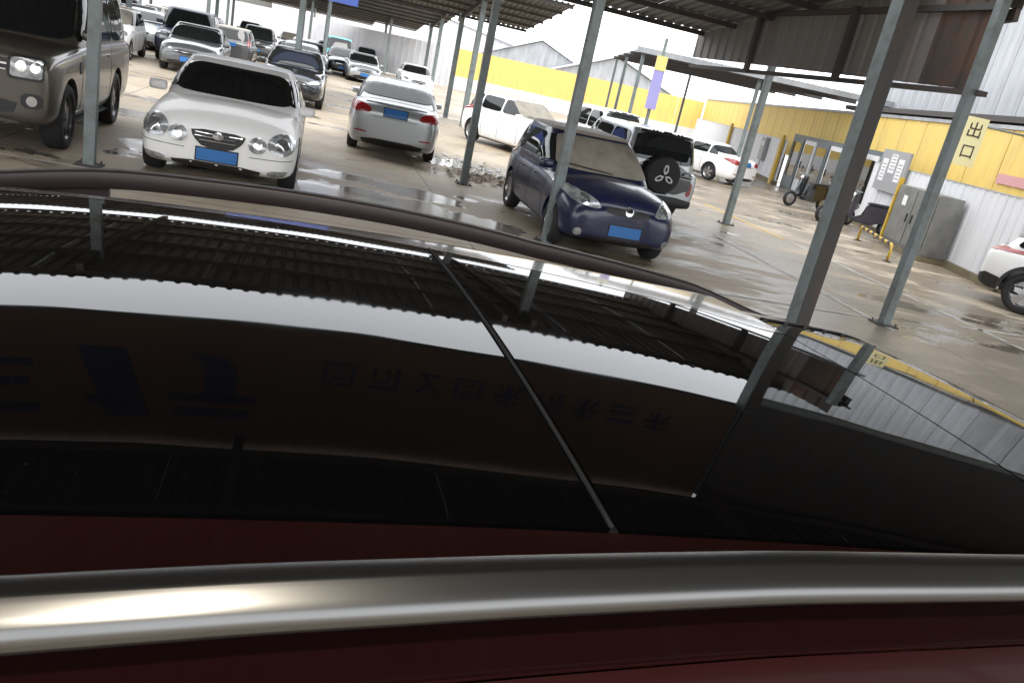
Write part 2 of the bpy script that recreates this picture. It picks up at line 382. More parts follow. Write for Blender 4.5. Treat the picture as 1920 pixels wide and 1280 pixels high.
bm = bmesh.new(); box(bm, (5.82, 7.56, 4.10), (20, 7.68, 4.22)); obj('front_beam', bm, M['galv'], shB)
for i in range(14):
    bm = bmesh.new(); box(bm, (5.753 + i * 1.0, 7.70, 4.225), (5.753 + i * 1.0 + .996, 7.74, 6.78)); obj('front_panel', bm, M['beam'], shB)
for i, x in enumerate([-23.88 + 3.70 * k for k in range(8)]):
    bm = bmesh.new(); box(bm, (x, 7.765, 4.38), (x + 3.696, 7.80, 6.75)); obj('sign_panel', bm, M['brown_sign'], shB)
# lettering, printed on the board's underside-facing side
def stroke(bm, pts):
    y = 7.748; vs = [bm.verts.new((a, y, b)) for a, b in pts]; vs2 = [bm.verts.new((a, y + .012, b)) for a, b in pts]
    bm.faces.new(vs); bm.faces.new(vs2[::-1])
    for i in range(len(pts)): j = (i + 1) % len(pts); bm.faces.new((vs[i], vs2[i], vs2[j], vs[j]))
def glyph(kind, x, z, s):
    bm = bmesh.new()
    G = {'a': [[(0, 0), (.95, 0), (.95, .12), (0, .12)], [(0, .3), (.9, .3), (.9, .43), (0, .43)], [(0, .7), (1, .7), (1, .85), (0, .85)]],
         'b': [[(.05, 0), (.5, 0), (.75, .98), (.3, .98)], [(.1, .68), (.32, .7), (.36, .8), (.1, .8)]],
         'c': [[(.25, 0), (.62, .04), (.75, .2), (.75, .72), (.42, .72), (.42, .2), (.38, .12)], [(.05, .6), (.98, .6), (.95, .70), (.08, .70)], [(.12, .8), (.9, .8), (.9, .92), (.12, .92)]],
         'd': [[(0, 0), (1, 0), (1, .1), (0, .1)], [(0, .2), (.12, .2), (.12, 1), (0, 1)], [(.88, .2), (1, .2), (1, 1), (.88, 1)], [(.3, .3), (.7, .3), (.7, .4), (.3, .4)], [(.3, .6), (.7, .6), (.7, .75), (.3, .75)], [(.2, .88), (.8, .88), (.8, 1), (.2, 1)]],
         'e': [[(.45, .5), (.6, .5), (.25, 1), (.08, 1)], [(.5, .45), (.62, .5), (.95, 1), (.8, 1)], [(.2, .05), (.5, .45), (.62, .4), (.35, .0)], [(.3, .0), (.9, .0), (.9, .1), (.3, .1)]],
         'f': [[(0, .88), (1, .88), (1, 1), (0, 1)], [(.86, 0), (1, 0), (1, .85), (.86, .85)], [(.1, .6), (.7, .6), (.7, .7), (.1, .7)], [(.1, .1), (.22, .1), (.22, .5), (.1, .5)], [(.55, .1), (.67, .1), (.67, .5), (.55, .5)]],
         'g': [[(.4, 0), (.55, 0), (.55, 1), (.4, 1)], [(0, .5), (1, .5), (1, .6), (0, .6)], [(.1, .82), (.9, .82), (.9, .92), (.1, .92)], [(.05, 0), (.15, 0), (.4, .45), (.3, .45)], [(.65, .45), (.9, 0), (1, .05), (.75, .48)]]}
    for st in G[kind]: stroke(bm, [(x + a * s * .9, z + b * s) for a, b in st])
    return obj('lettering', bm, M['sign_blue'], shB)
SG = [('a', -3.25, 5.2, 1.0), ('b', -2.02, 4.98, 1.12), ('c', -1.14, 4.98, 1.12)]
for k in SG: glyph(*k)
for i, k in enumerate('dfedgfgag'): glyph(k, .52 + i * .50, 4.90, .38)
# lamp fixture hung under the roof, above and behind the photographer
lf = empty('work_lamp', (.95, -2.6, 5.9), 0, 'warm round work lamp hung under the big dark shelter', 'lamp')
bm = bmesh.new(); lathe(bm, [(.001, .16), (.06, .15), (.17, .03), (.18, 0), (.165, 0)], 20); h_ = obj('lamp_shade', bm, M['beam'], lf, True); h_.rotation_euler = (pi / 2, 0, 0)
bm = bmesh.new(); lathe(bm, [(.001, .012), (.16, .012)], 20); e_ = obj('diffuser', bm, mat('lit_lamp_face', (.8, .8, .8), .5, emit=(1, .90, .74, 480)), lf); e_.rotation_euler = (pi / 2, 0, 0)
bm = bmesh.new(); tube(bm, [(0, 0, .15), (0, 0, .5)], .012); obj('hanger', bm, M['beam'], lf)
# ------------------------------------------------------------------ shelters further off
def row_posts(x0, x1, dx, ys): 
    r = []; x = x0
    while x < x1: r += [(x, y) for y in ys]; x += dx
    return r
shelter('long dark shelter behind the white and silver sedans', -48, 8, 26.7, 4.5, 32.6, 3.75, row_posts(-46, 8.4, 5.7, (28, 31.8)), pw=.17, far=True)
shelter('second long shelter further back in the yard', -64, 7, 43, 4.4, 49, 3.7, row_posts(-62, 7.4, 5.7, (44.5, 48.3)), pw=.17, far=True)
shelter('distant shelter low over the far rows of cars', -84, 8, 62, 4.4, 69, 3.7, row_posts(-80, 8, 5.7, (64, 68)), pw=.18, far=True, sheetw=2.0)
shelter('farthest shelter under the pale sky', -110, 6, 84, 4.6, 92, 3.8, row_posts(-105, 6, 7.5, (86, 90)), pw=.2, far=True, sheetw=2.0)
# light sheeted lean-to along the yellow hoarding
lt = empty('lean_to', (0, 0, 0), 0, 'lean-to with milky white roof sheets in front of the yellow hoarding', 'shelter')
me = sheet_mesh('roof_sheet', 18, 1.0); me.materials.append(M['roof_clear'])
for k in range(9):
    o = bpy.data.objects.new('roof_sheet', me); COL.objects.link(o); o.parent = lt; o.location = (2.2 + k * .9, 29, 3.78); o.rotation_euler = (R(1.2), 0, 0)
for y in (29.2, 33.5, 38, 42.5, 46.7):
    bm = bmesh.new(); box(bm, (2.1, y - .05, 3.66 + (y - 29) * .021 - .06), (11.2, y + .05, 3.66 + (y - 29) * .021 + .09)); obj('purlin', bm, M['beam'], lt)
for x, y in ((2.3, 29.3), (6.4, 29.3), (2.3, 38), (2.3, 46.5), (6.4, 46.5)): post_part(lt, x, y, 3.6 + (y - 29) * .021, .12, foot=False)
bm = bmesh.new(); box(bm, (2.0, 28.86, 3.62), (11.2, 28.9, 3.80)); obj('gutter', bm, M['sheet_grey'], lt)

# gabled sheds with pale roofs beyond the yellow boards
def gable_shed(label, x, y, wd, dp, hz, pk, rz, mw='sheet_grey', mr='sheet_grey'):
    r = empty('shed', (x, y, 0), rz, label, 'shed')
    bm = bmesh.new(); prism(bm, [(-wd / 2, 0), (wd / 2, 0), (wd / 2, hz), (0, hz + pk), (-wd / 2, hz)], -dp / 2, dp / 2); obj('wall', bm, M[mw], r)
    for s in (-1, 1):
        bm = bmesh.new(); bar(bm, (s * (wd / 2 + .4), 0, hz - .1), (0, 0, hz + pk + .12), dp + .6, .08, up=(0, 0, 1)); obj('roof', bm, M[mr], r)
    return r
gable_shed('grey gabled shed roof peaking over the yellow boards, left of the two', -4.0, 104, 13, 12, 3.6, 2.6, 0)
gable_shed('grey gabled shed roof peaking over the yellow boards, right of the two', 3.8, 92, 12, 12, 3.4, 2.3, .1)
gable_shed('wide low pale shed at the far left end of the yard', -24, 118, 34, 14, 5.2, 2.6, .2, 'sheet_white')
gable_shed('broad dark grey warehouse far behind the left rows of cars', -62, 112, 44, 16, 7.0, 3.0, .42, 'cabinet', 'beam')
gable_shed('grey warehouse with a low roof beyond the far left shelter end', -98, 96, 40, 16, 7.5, 2.5, .8, 'cabinet', 'beam')

# ------------------------------------------------------------------ right side: white fence, yellow boards, tall grey wall
def panel_line(root, name, pts, z0, z1_, step, m, rib=.02, th=.03, nr=3, gap=.012, base=0):
    for (a, b) in zip(pts, pts[1:]):
        a = Vector((*a, 0)); b = Vector((*b, 0)); L = (b - a).length; n = max(1, round(L / step)); st = L / n
        bm = bmesh.new(); pr = []
        for i in range(nr):
            x = gap / 2 + i * (st - gap) / nr; q = (st - gap) / nr
            pr += [(x, 0), (x + q * .55, 0), (x + q * .66, -rib), (x + q * .88, -rib)]
        pr.append((st - gap / 2, 0))
        f = [bm.verts.new((x, y, z0)) for x, y in pr]; t = [bm.verts.new((x, y, z1_)) for x, y in pr]
        fb = [bm.verts.new((x, th, z0)) for x, y in (pr[0], pr[-1])]; tb = [bm.verts.new((x, th, z1_)) for x, y in (pr[0], pr[-1])]
        for i in range(len(pr) - 1): bm.faces.new((f[i], f[i + 1], t[i + 1], t[i]))
        bm.faces.new((fb[0], tb[0], tb[1], fb[1])); bm.faces.new(t + tb[::-1]); bm.faces.new((f + fb[::-1])[::-1]); bm.faces.new((f[0], t[0], tb[0], fb[0])); bm.faces.new((f[-1], fb[1], tb[1], t[-1]))
        bmesh.ops.recalc_face_normals(bm, faces=bm.faces)
        me = bpy.data.meshes.new(name); bm.to_mesh(me); bm.free(); me.materials.append(m)
        for k in range(n):
            o = bpy.data.objects.new(name, me); COL.objects.link(o); o.parent = root
            o.location = a + (b - a) * (k / n); o.rotation_euler = (0, 0, atan2(b.y - a.y, b.x - a.x))
FL = [(9.25, 58.0), (9.2, 34.0)]; FL2 = [(9.2, 24.2), (9.18, 15.9), (14.5, 12.6), (22, 9)]
fen = empty('fence', (9.2, 16, 0), 0, 'white ribbed metal fence along the right side of the yard', 'fence')
fen.location = (0, 0, 0)
panel_line(fen, 'fence_panel', FL, .16, 1.82, .9, M['sheet_white'])
panel_line(fen, 'fence_panel', FL2, .16, 1.82, .9, M['sheet_white'])
for pts in (FL, FL2):
    for a, b in zip(pts, pts[1:]):
        bm = bmesh.new(); bar(bm, (*a, .08), (*b, .08), .22, .158); obj('kerb', bm, M['skirt'], fen)
        bm = bmesh.new(); bar(bm, (*a, 1.835), (*b, 1.835), .05, .025); obj('cap_rail', bm, M['sheet_grey'], fen)
yb = empty('hoarding', (0, 0, 0), 0, 'long yellow hoarding standing above and behind the white fence', 'hoarding')
YL = [(10.2, 62.0), (10.15, 16.4), (15.4, 13.2), (24, 9)]
panel_line(yb, 'yellow_board', YL, 1.2, 3.2, 1.5, M['yellow'], rib=.012, nr=3, gap=.03)
for a, b in zip(YL, YL[1:]):
    bm = bmesh.new(); bar(bm, (a[0], a[1], 3.25), (b[0], b[1], 3.25), .12, .09); obj('top_rail', bm, M['sheet_grey'], yb)
    n = int((Vector(a) - Vector(b)).length / 3)
    for k in range(n + 1):
        q = Vector(a).lerp(Vector(b), k / max(1, n)); bm = bmesh.new(); box(bm, (q.x + .04, q.y - .04, 0), (q.x + .12, q.y + .04, 3.2)); obj('upright', bm, M['beam'], yb)
# dark eave over the boards
bm = bmesh.new()
for a, b in zip(YL[1:], YL[2:]): bar(bm, (a[0] + .3, a[1], 3.42), (b[0] + .3, b[1], 3.42), .9, .14)
bar(bm, (10.5, 31, 3.42), (10.5, 16.4, 3.42), .9, .14)
obj('eave', bm, M['beam'], yb)
far_y = empty('hoarding', (0, 0, 0), 0, 'far yellow hoarding crossing the end of the yard', 'hoarding')
panel_line(far_y, 'yellow_board', [(-9, 64.0), (10.1, 62.0)], 1.0, 3.0, 2.0, M['yellow'], rib=0, nr=1)
wf = empty('fence', (0, 0, 0), 0, 'distant white panel fence across the far end of the yard', 'fence')
panel_line(wf, 'fence_panel', [(-62, 84), (-9.2, 64.2)], .1, 3.0, 1.6, M['sheet_white'])
bm = bmesh.new(); bar(bm, (-9, 63.8, .5), (10.1, 61.8, .5), .1, .99); obj('base_wall', bm, M['sheet_white'], far_y)
gw = empty('metal_building', (0, 0, 0), 0, 'tall pale grey ribbed metal wall rising behind the yellow boards', 'building')
panel_line(gw, 'wall_sheet', [(10.9, 30.4), (10.9, 17.0), (17, 13.6), (28, 8)], 3.5, 13.5, 1.0, M['sheet_grey'], rib=.06, nr=1, gap=.02, th=.1)
bm = bmesh.new(); bar(bm, (11.05, 30.4, 13.6), (11.05, 17, 13.6), .3, .2); bar(bm, (11.05, 17, 13.6), (17.1, 13.6, 13.6), .3, .2); obj('parapet', bm, M['beam'], gw)
bm = bmesh.new(); prism(bm, [(11.1, 0.1), (30, .1), (30, 13), (11.1, 13)], 17.6, 30.3); obj('rear_block', bm, M['sheet_grey'], gw)

# booth between the fence ends
bo = empty('booth', (9.4, 29.2, 0), 0, 'grey booth with dark glazed doors set between the fence panels', 'booth')
bm = bmesh.new(); box(bm, (0, -4.9, 0), (.8, 4.7, 2.15)); obj('wall', bm, M['door_dark'], bo)
for k in range(6):
    y = -4.7 + k * 1.55
    bm = bmesh.new(); box(bm, (-.05, y, .1), (-.003, y + 1.35, 2.0)); d = obj('door', bm, M['door_dark'] if k % 2 else M['sheet_white'], bo)
    bm = bmesh.new(); box(bm, (-.065, y + .15, .55), (-.053, y + 1.2, 1.85)); obj('pane', bm, M['glass'], d)
    bm = bmesh.new(); box(bm, (-.10, y + 1.1, .95), (-.067, y + 1.13, 1.2)); obj('handle', bm, M['chrome'], d)
for y, wv in ((25.0, .12), (34.2, .1), (45, .1)):
    bm = bmesh.new(); box(bm, (9.05, y, 0), (9.05 + wv, y + .35, 2.0)); tag(obj('yellow_post', bm, M['yellow_paint']), {25.0: 'yellow gate post beside the grey booth', 34.2: 'yellow post at the fence end beyond the booth', 45: 'yellow post on the far white fence panels'}[y], 'post')
nb = empty('notice_board', (9.0, 22.6, 1.15), 0, 'grey notice board with white papers on the fence top', 'board')
bm = bmesh.new(); box(bm, (.05, -.9, 0), (.12, .9, 1.1)); obj('backing', bm, M['meter'], nb)
for y, z, a, b in ((-.7, .3, .35, .6), (-.2, .5, .4, .5), (.35, .25, .35, .6)):
    bm = bmesh.new(); box(bm, (.035, y, z), (.048, y + a, z + b)); p = obj('paper', bm, M['paper'], nb)
    bm = bmesh.new()
    for k in range(5): box(bm, (.03, y + .05, z + .08 + k * .09), (.034, y + a - .05 - .04 * (k % 2), z + .11 + k * .09))
    obj('print_lines', bm, M['meter'], p)
mb = empty('meter_box', (9.1, 29.6 + 9, .7), 0, 'small grey meter box on the white fence near the white sedan', 'box')
mb.location = (9.0, 37.0, .75)
bm = bmesh.new(); box(bm, (0, -.35, 0), (.16, .35, 1.0), .01); obj('case', bm, M['meter'], mb)
bm = bmesh.new(); box(bm, (-.006, -.12, .62), (-.001, .1, .82)); obj('label_plate', bm, M['paper'], mb)
bm = bmesh.new(); tube(bm, [(.08, 0, 0), (.08, .05, -.4), (.08, .2, -.72)], .03); obj('conduit', bm, M['meter'], mb)

def text(body, size, m, parent, loc, rot, name='lettering', ext=.003):
    cu = bpy.data.curves.new(name, 'FONT'); cu.body = body; cu.size = size; cu.extrude = ext; cu.align_x = 'CENTER'; cu.align_y = 'CENTER'
    t = bpy.data.objects.new(name, cu); COL.objects.link(t); bpy.context.view_layer.update()
    me = bpy.data.meshes.new_from_object(t.evaluated_get(bpy.context.evaluated_depsgraph_get())); bpy.data.objects.remove(t)
    o = link(name, me, m, parent); o.location = loc; o.rotation_euler = rot; return o
# hanging exit sign
es = empty('exit_sign', (8.95, 18.75, 2.30), 0, 'cream hanging exit sign with two dark characters over the white fence', 'sign')
bm = bmesh.new(); box(bm, (-.24, -.03, -.1), (.24, .03, .95)); obj('plate', bm, mat('cream_board', (.62, .58, .33), .5), es)
text('出', .36, M['black_paint'], es, (0, -.036, .66), (pi / 2, 0, 0)); text('口', .34, M['black_paint'], es, (0, -.036, .2), (pi / 2, 0, 0))
bm = bmesh.new(); tube(bm, [(.26, 0, .8), (1.4, .25, .8)], .025); obj('bracket', bm, M['galv'], es)
pl = empty('pink_placard', (9.9, 18.4, 2.0), 0, 'small pink placard pasted on the yellow hoarding', 'placard')
bm = bmesh.new(); box(bm, (.2, -.9, 0), (.225, .9, .22)); obj('sheet', bm, mat('pink_print', (.62, .32, .33), .6), pl)
# cabinet with yellow edge, U barrier
cb = empty('electric_cabinet', (8.78, 19.3, 0), 0, 'grey two-door electric cabinet with a yellow edge against the fence', 'cabinet')
bm = bmesh.new(); box(bm, (-.25, -1.1, .12), (.3, 1.1, 1.50), .015); obj('case', bm, M['cabinet'], cb)
bm = bmesh.new(); box(bm, (-.3, -1.15, 0), (.33, 1.15, .118)); obj('plinth', bm, M['skirt'], cb)
for s in (-1, 1):
    bm = bmesh.new(); box(bm, (-.275, -1.06 if s < 0 else .02, .2), (-.253, -.02 if s < 0 else 1.06, 1.44), .004); d = obj('door', bm, M['cabinet'], cb)
    bm = bmesh.new(); box(bm, (-.282, s * .54 - .11, 1.05), (-.277, s * .54 + .11, 1.28)); obj('sticker', bm, M['paper'], d)
    bm = bmesh.new(); box(bm, (-.30, s * .14 - .02, .7), (-.277, s * .14 + .02, .9)); obj('handle', bm, M['trim'], d)
bm = bmesh.new(); box(bm, (-.30, 1.12, .1), (-.2, 1.20, 1.65)); obj('edge_strip', bm, M['yellow_paint'], cb)
ub = empty('hoop_barrier', (7.52, 18.35, 0), 0, 'low yellow and black hoop barrier in front of the electric cabinet', 'barrier')
pth = [(-.25, -1.6, 0), (-.25, -1.6, .3), (-.22, -1.5, .42), (-.1, -1.3, .45)]
full = [(-.23, -1.7, 0), (-.23, -1.7, .22), (-.2, -1.62, .32), (-.17, -1.5, .35), (.17, 1.5, .35), (.2, 1.62, .32), (.23, 1.7, .22), (.23, 1.7, 0)]
bm = bmesh.new(); tube(bm, full, .035, 10); obj('hoop', bm, M['yellow_paint'], ub, True); ub.scale = (.85, .85, 1)
for k in range(6):
    t0 = -1.4 + k * .5; a = Vector((t0 * .113, t0, .35)); b = Vector(((t0 + .24) * .113, t0 + .24, .35))
    bm = bmesh.new(); tube(bm, [a, b], .0375, 10); obj('black_band', bm, M['black_paint'], ub, True)
for s in (-1, 1):
    bm = bmesh.new(); box(bm, (s * .23 - .08, s * 1.7 - .08, .003), (s * .23 + .08, s * 1.7 + .08, .018)); obj('foot_plate', bm, M['black_paint'], ub)
# boards hung on the shelters
bb = empty('blue_banner', W(1.6, 26.2, 2.95), TH, 'blue banner hung along the shelter edge above the far cars', 'banner')
bm = bmesh.new(); box(bm, (-3.6, 0, 0), (-.4, .04, .85)); obj('sheet', bm, M['blue_board'], bb)
bm = bmesh.new(); box(bm, (-3.7, -.02, .86), (-.3, .06, .93)); obj('hanging_rail', bm, M['beam'], bb)
vb = empty('column_board', (2.75, 27.2, 0), 0, 'violet and yellow board wrapped on a post of the milky lean-to', 'board')
bm = bmesh.new(); box(bm, (-.17, -.06, 1.9), (.17, .06, 3.1)); obj('lower_sheet', bm, M['violet_board'], vb)
bm = bmesh.new(); box(bm, (-.17, -.07, 3.105), (.17, .07, 3.55)); obj('upper_sheet', bm, mat('lemon_board', (.62, .58, .2), .5), vb)
bm = bmesh.new(); box(bm, (-.05, .07, 0), (.05, .17, 4.1)); obj('post', bm, M['galv'], vb)
# litter and scrap plastic by the cars
def litter(label, cx, cy, n, sp, m):
    bm = bmesh.new()
    for _ in range(n):
        x = random.gauss(cx, sp); y = random.gauss(cy, sp); a = random.random() * 6; s = random.uniform(.03, .11)
        vs = [bm.verts.new((x + s * cos(a + k * 2.1) * random.uniform(.5, 1), y + s * sin(a + k * 2.1), .006 + random.random() * .05)) for k in range(3)]; bm.faces.new(vs)
    return tag(obj('litter', bm, m), label, 'litter', kind='stuff')
litter('dry brown leaves swept beside the bronze SUV', -5.5, 12.7, 150, .35, M['leaf'])
litter('heap of dry leaves and rubbish beside the blue hatchback', -1.3, 15.9, 240, .5, M['leaf'])
litter('scraps of pale plastic sheet on the floor behind the blue hatchback', -1.6, 17.3, 160, .6, M['plastic'])
# ------------------------------------------------------------------ vehicles
def lerp_tab(tab, x):
    if x <= tab[0][0]: return tab[0][1]
    for (a, va), (b, vb) in zip(tab, tab[1:]):
        if x <= b: f = (x - a) / (b - a); return va + (vb - va) * f
    return tab[-1][1]
def smooth_bmesh(bm, name, lv=2):
    me = bpy.data.meshes.new(name); bmesh.ops.recalc_face_normals(bm, faces=bm.faces); bm.to_mesh(me); bm.free()
    o = bpy.data.objects.new(name, me); COL.objects.link(o); m = o.modifiers.new('s', 'SUBSURF'); m.levels = lv; m.render_levels = lv
    return o
def bake(o):
    bpy.context.view_layer.update(); dg = bpy.context.evaluated_depsgraph_get()
    me = bpy.data.meshes.new_from_object(o.evaluated_get(dg)); o.modifiers.clear(); old = o.data; o.data = me; me.name = old.name; return o
def wheel(root, x, side, r, wd, W_, style='spoke5', dark=False, y=None):
    """rim is the part, tyre its sub-part ; side = +1 left / -1 right"""
    yc = side * (W_ / 2 - wd / 2 - .015)
    bm = bmesh.new(); s = side; ri = r * .66; yo = wd / 2
    lathe(bm, [(ri, -yo * .6 * s), (ri * .96, yo * .2 * s), (ri * .90, yo * .55 * s), (ri * .98, yo * .8 * s), (ri, yo * .86 * s)], 28)
    R_ = lathe(bm, [(ri * .95, yo * .05 * s), (.02, yo * .05 * s)], 20)
    n = {'spoke5': 5, 'spoke6': 6, 'steel': 9, 'spoke5d': 5}[style]
    for k in range(n):
        a = 2 * pi * k / n + .3; d = Vector((cos(a), 0, sin(a))); t = Vector((-sin(a), 0, cos(a)))
        wi, wo = (.045, .075) if n < 7 else (.03, .03)
        q = [d * .05 - t * wi, d * ri * .95 - t * wo * .7, d * ri * .95 + t * wo * .7, d * .05 + t * wi]
        A = [bm.verts.new(p + Vector((0, yo * (.78 if i in (0, 3) else .66) * s, 0))) for i, p in enumerate(q)]
        B = [bm.verts.new(p + Vector((0, yo * .4 * s, 0))) for p in q]
        bm.faces.new(A); bm.faces.new(B[::-1])
        for i in range(4): j = (i + 1) % 4; bm.faces.new((A[i], B[i], B[j], A[j]))
    lathe(bm, [(.001, yo * .84 * s), (.055, yo * .82 * s), (.065, yo * .5 * s)], 16)
    w_ = obj('wheel', bm, M['alloy_dark'] if dark else M['alloy'], root, False, True); w_.location = (x, yc, r)
    bm = bmesh.new()
    pr = [(ri * .99, -yo * .7), (ri * 1.08, -yo), (r * .93, -yo * .96), (r * .985, -yo * .75), (r, -yo * .4), (r, yo * .4), (r * .985, yo * .75), (r * .93, yo * .96), (ri * 1.08, yo), (ri * .99, yo * .7)]
    lathe(bm, pr, 32); obj('tyre', bm, M['rubber'], w_, True)
    bm = bmesh.new(); lathe(bm, [(ri * .72, -.01), (ri * .72, .01), (.06, .012)], 20); obj('brake_disc', bm, M['beam'], w_)
    return w_
def build_car(sp, name, label, cat):
    L, Wd, H = sp['L'], sp['W'], sp['H']; hw = Wd / 2; xa = L / 2 - sp['fo']; xb = xa - sp['wb']; r = sp['r']
    root = empty(name, (0, 0, 0), 0, label, cat)
    paint = M[sp['paint']]
    xs = [-L / 2, -L / 2 + .06, -L / 2 + .25, -L / 2 + .6, xb, xb + .5, -.2, xa - .75, xa - .25, xa + .15, L / 2 - .35, L / 2 - .12, L / 2]
    bx_ = bool(sp.get('boxy'))
    if bx_: xs[1] = -L / 2 + .03; xs[2] = -L / 2 + .12; xs[-3] = L / 2 - .20; xs[-2] = L / 2 - .05
    bm = bmesh.new(); rings = []
    for i, x in enumerate(xs):
        e = {0: .80, 1: .90, 2: .965, 10: .955, 11: .87, 12: .72}.get(i, 1.0) if not sp.get('boxy') else {0: .93, 1: .97, 2: .99, 10: .99, 11: .965, 12: .90}.get(i, 1.0)
        h = hw * e; zt = lerp_tab(sp['top'], x); zl = sp['gc'] + {0: .14, 1: .06, 12: .12, 11: .05}.get(i, 0)
        if i == 0: zt -= .05
        if i == 12: zt -= .04
        zs = zt - (.085 if x > xa - .75 else .05); d = zs - zl; cr = sp.get('crown', .05) * (1 if x > xa - .75 else .3)
        half = [(0, zl), (.78 * h, zl), (.93 * h, zl + .03), (.985 * h, zl + .22 * d), (h, zl + .55 * d), ((.998 if bx_ else .985) * h, zl + .8 * d), ((.985 if bx_ else .93) * h, zs + (.025 if bx_ else .01)), ((.92 if bx_ else .80) * h, zt - (.002 if bx_ else .015)), (.45 * h, zt + cr * .7), (0, zt + cr)]
        pts = half + [(-a, b) for a, b in half[-2:0:-1]]
        rings.append([bm.verts.new((x, a, b)) for a, b in pts])
    n = len(rings[0])
    for a, b in zip(rings, rings[1:]):
        for k in range(n): bm.faces.new((a[k], a[(k + 1) % n], b[(k + 1) % n], b[k]))
    for ring, fl in ((rings[0], 1), (rings[-1], -1)):
        # cap as strips between mirrored points
        for k in range(0, n // 2):
            a, b, c, d_ = ring[k], ring[k + 1], ring[-(k + 1) % n], ring[-k % n]
            vs = []
            for v in (a, b, c, d_):
                if v not in vs: vs.append(v)
            if len(vs) > 2: bm.faces.new(vs)
    low = smooth_bmesh(bm, 'body', 2)
    # wheel arches cut out
    bmc = bmesh.new()
    for x in (xa, xb):
        for s in (-1, 1):
            ra = r + sp.get('arch', .055); n2 = 26
            A = [bmc.verts.new((x + ra * cos(k * 2 * pi / n2), s * (hw - .30), r + .01 + ra * sin(k * 2 * pi / n2))) for k in range(n2)]
            B = [bmc.verts.new((x + ra * cos(k * 2 * pi / n2), s * (hw + .1), r + .01 + ra * sin(k * 2 * pi / n2))) for k in range(n2)]
            bmc.faces.new(A); bmc.faces.new(B[::-1])
            for k in range(n2): bmc.faces.new((A[k], A[(k + 1) % n2], B[(k + 1) % n2], B[k]))
    bmesh.ops.recalc_face_normals(bmc, faces=bmc.faces)
    mc = bpy.data.meshes.new('c'); bmc.to_mesh(mc); bmc.free(); oc = bpy.data.objects.new('c', mc); COL.objects.link(oc)
    bo_ = low.modifiers.new('b', 'BOOLEAN'); bo_.operation = 'DIFFERENCE'; bo_.object = oc; bo_.solver = 'EXACT'
    bake(low); bpy.data.objects.remove(oc)
    low.data.materials.clear(); low.data.materials.append(paint); low.parent = root
    for p in low.data.polygons: p.use_smooth = True
    low.data.set_sharp_from_angle(angle=R(40))
    # dark wheel-well liners
    bm = bmesh.new()
    for x in (xa, xb):
        for s in (-1, 1):
            ra = r + sp.get('arch', .055) - .003; n2 = 18
            A = [bm.verts.new((x + ra * cos(pi * k / n2 - .0), s * (hw - .30), r + .01 + ra * sin(pi * k / n2))) for k in range(n2 + 1)]
            B = [bm.verts.new((x + ra * cos(pi * k / n2 - .0), s * (hw - .06), r + .01 + ra * sin(pi * k / n2))) for k in range(n2 + 1)]
            for k in range(n2): bm.faces.new((A[k], A[k + 1], B[k + 1], B[k]))
            bm.faces.new(A)
    obj('arch_liner', bm, M['trim'], root)
    # cabin
    xf, xr, xtf, xtr = sp['cab']; zb = sp['zb']; zt = H; wb_, wt = hw * sp.get('wbf', .93), hw * sp.get('wtf', .74)
    def ring(t):
        z = zb + (zt - .05 - zb) * t; f = xf + (xtf - xf) * t; q = xr + (xtr - xr) * t; ww = wb_ + (wt - wb_) * t ** 1.15
        bl = sin(pi * min(1, t)) * .022; cx = (f + q) / 2; ax = (f - q) / 2 + bl; ww += bl; ex = 2 / (5.5 if not sp.get('boxy') else 9)
        out = []
        for k in range(48):
            a = 2 * pi * (k + .5) / 48; c, s = cos(a), sin(a)
            x = cx + ax * math.copysign(abs(c) ** ex, c); y = ww * math.copysign(abs(s) ** ex, s)
            if c > 0: x -= .10 * (y / ww) ** 2 * (1 - t * .3)
            out.append((x, y, z))
        return out, cx
    bm = bmesh.new(); rr = []
    for t in (0, .15, .35, .55, .75, .92, 1.0): rr.append([bm.verts.new(p) for p in ring(t)[0]])
    top, cx = ring(1.0)
    for sc, dz in ((.975, .018), (.93, .032), (.8, .042), (.55, .049), (.25, .0525), (.02, .053)):
        rr.append([bm.verts.new((cx + (p[0] - cx) * sc, p[1] * sc, p[2] + dz)) for p in top])
    for a, b in zip(rr, rr[1:]):
        for k in range(48): bm.faces.new((a[k], a[(k + 1) % 48], b[(k + 1) % 48], b[k]))
    bm.faces.new(rr[-1])
    nroof = 6 * 48
    cabin = obj('cabin', bm, [paint, M[sp.get('roof', sp['paint'])]], root, True)
    for p in cabin.data.polygons:
        if p.index >= nroof: p.material_index = 1
    # projection surface
    bm = bmesh.new(); bm.from_mesh(low.data); bm.from_mesh(cabin.data); bvh = BVHTree.FromBMesh(bm); bm.free()
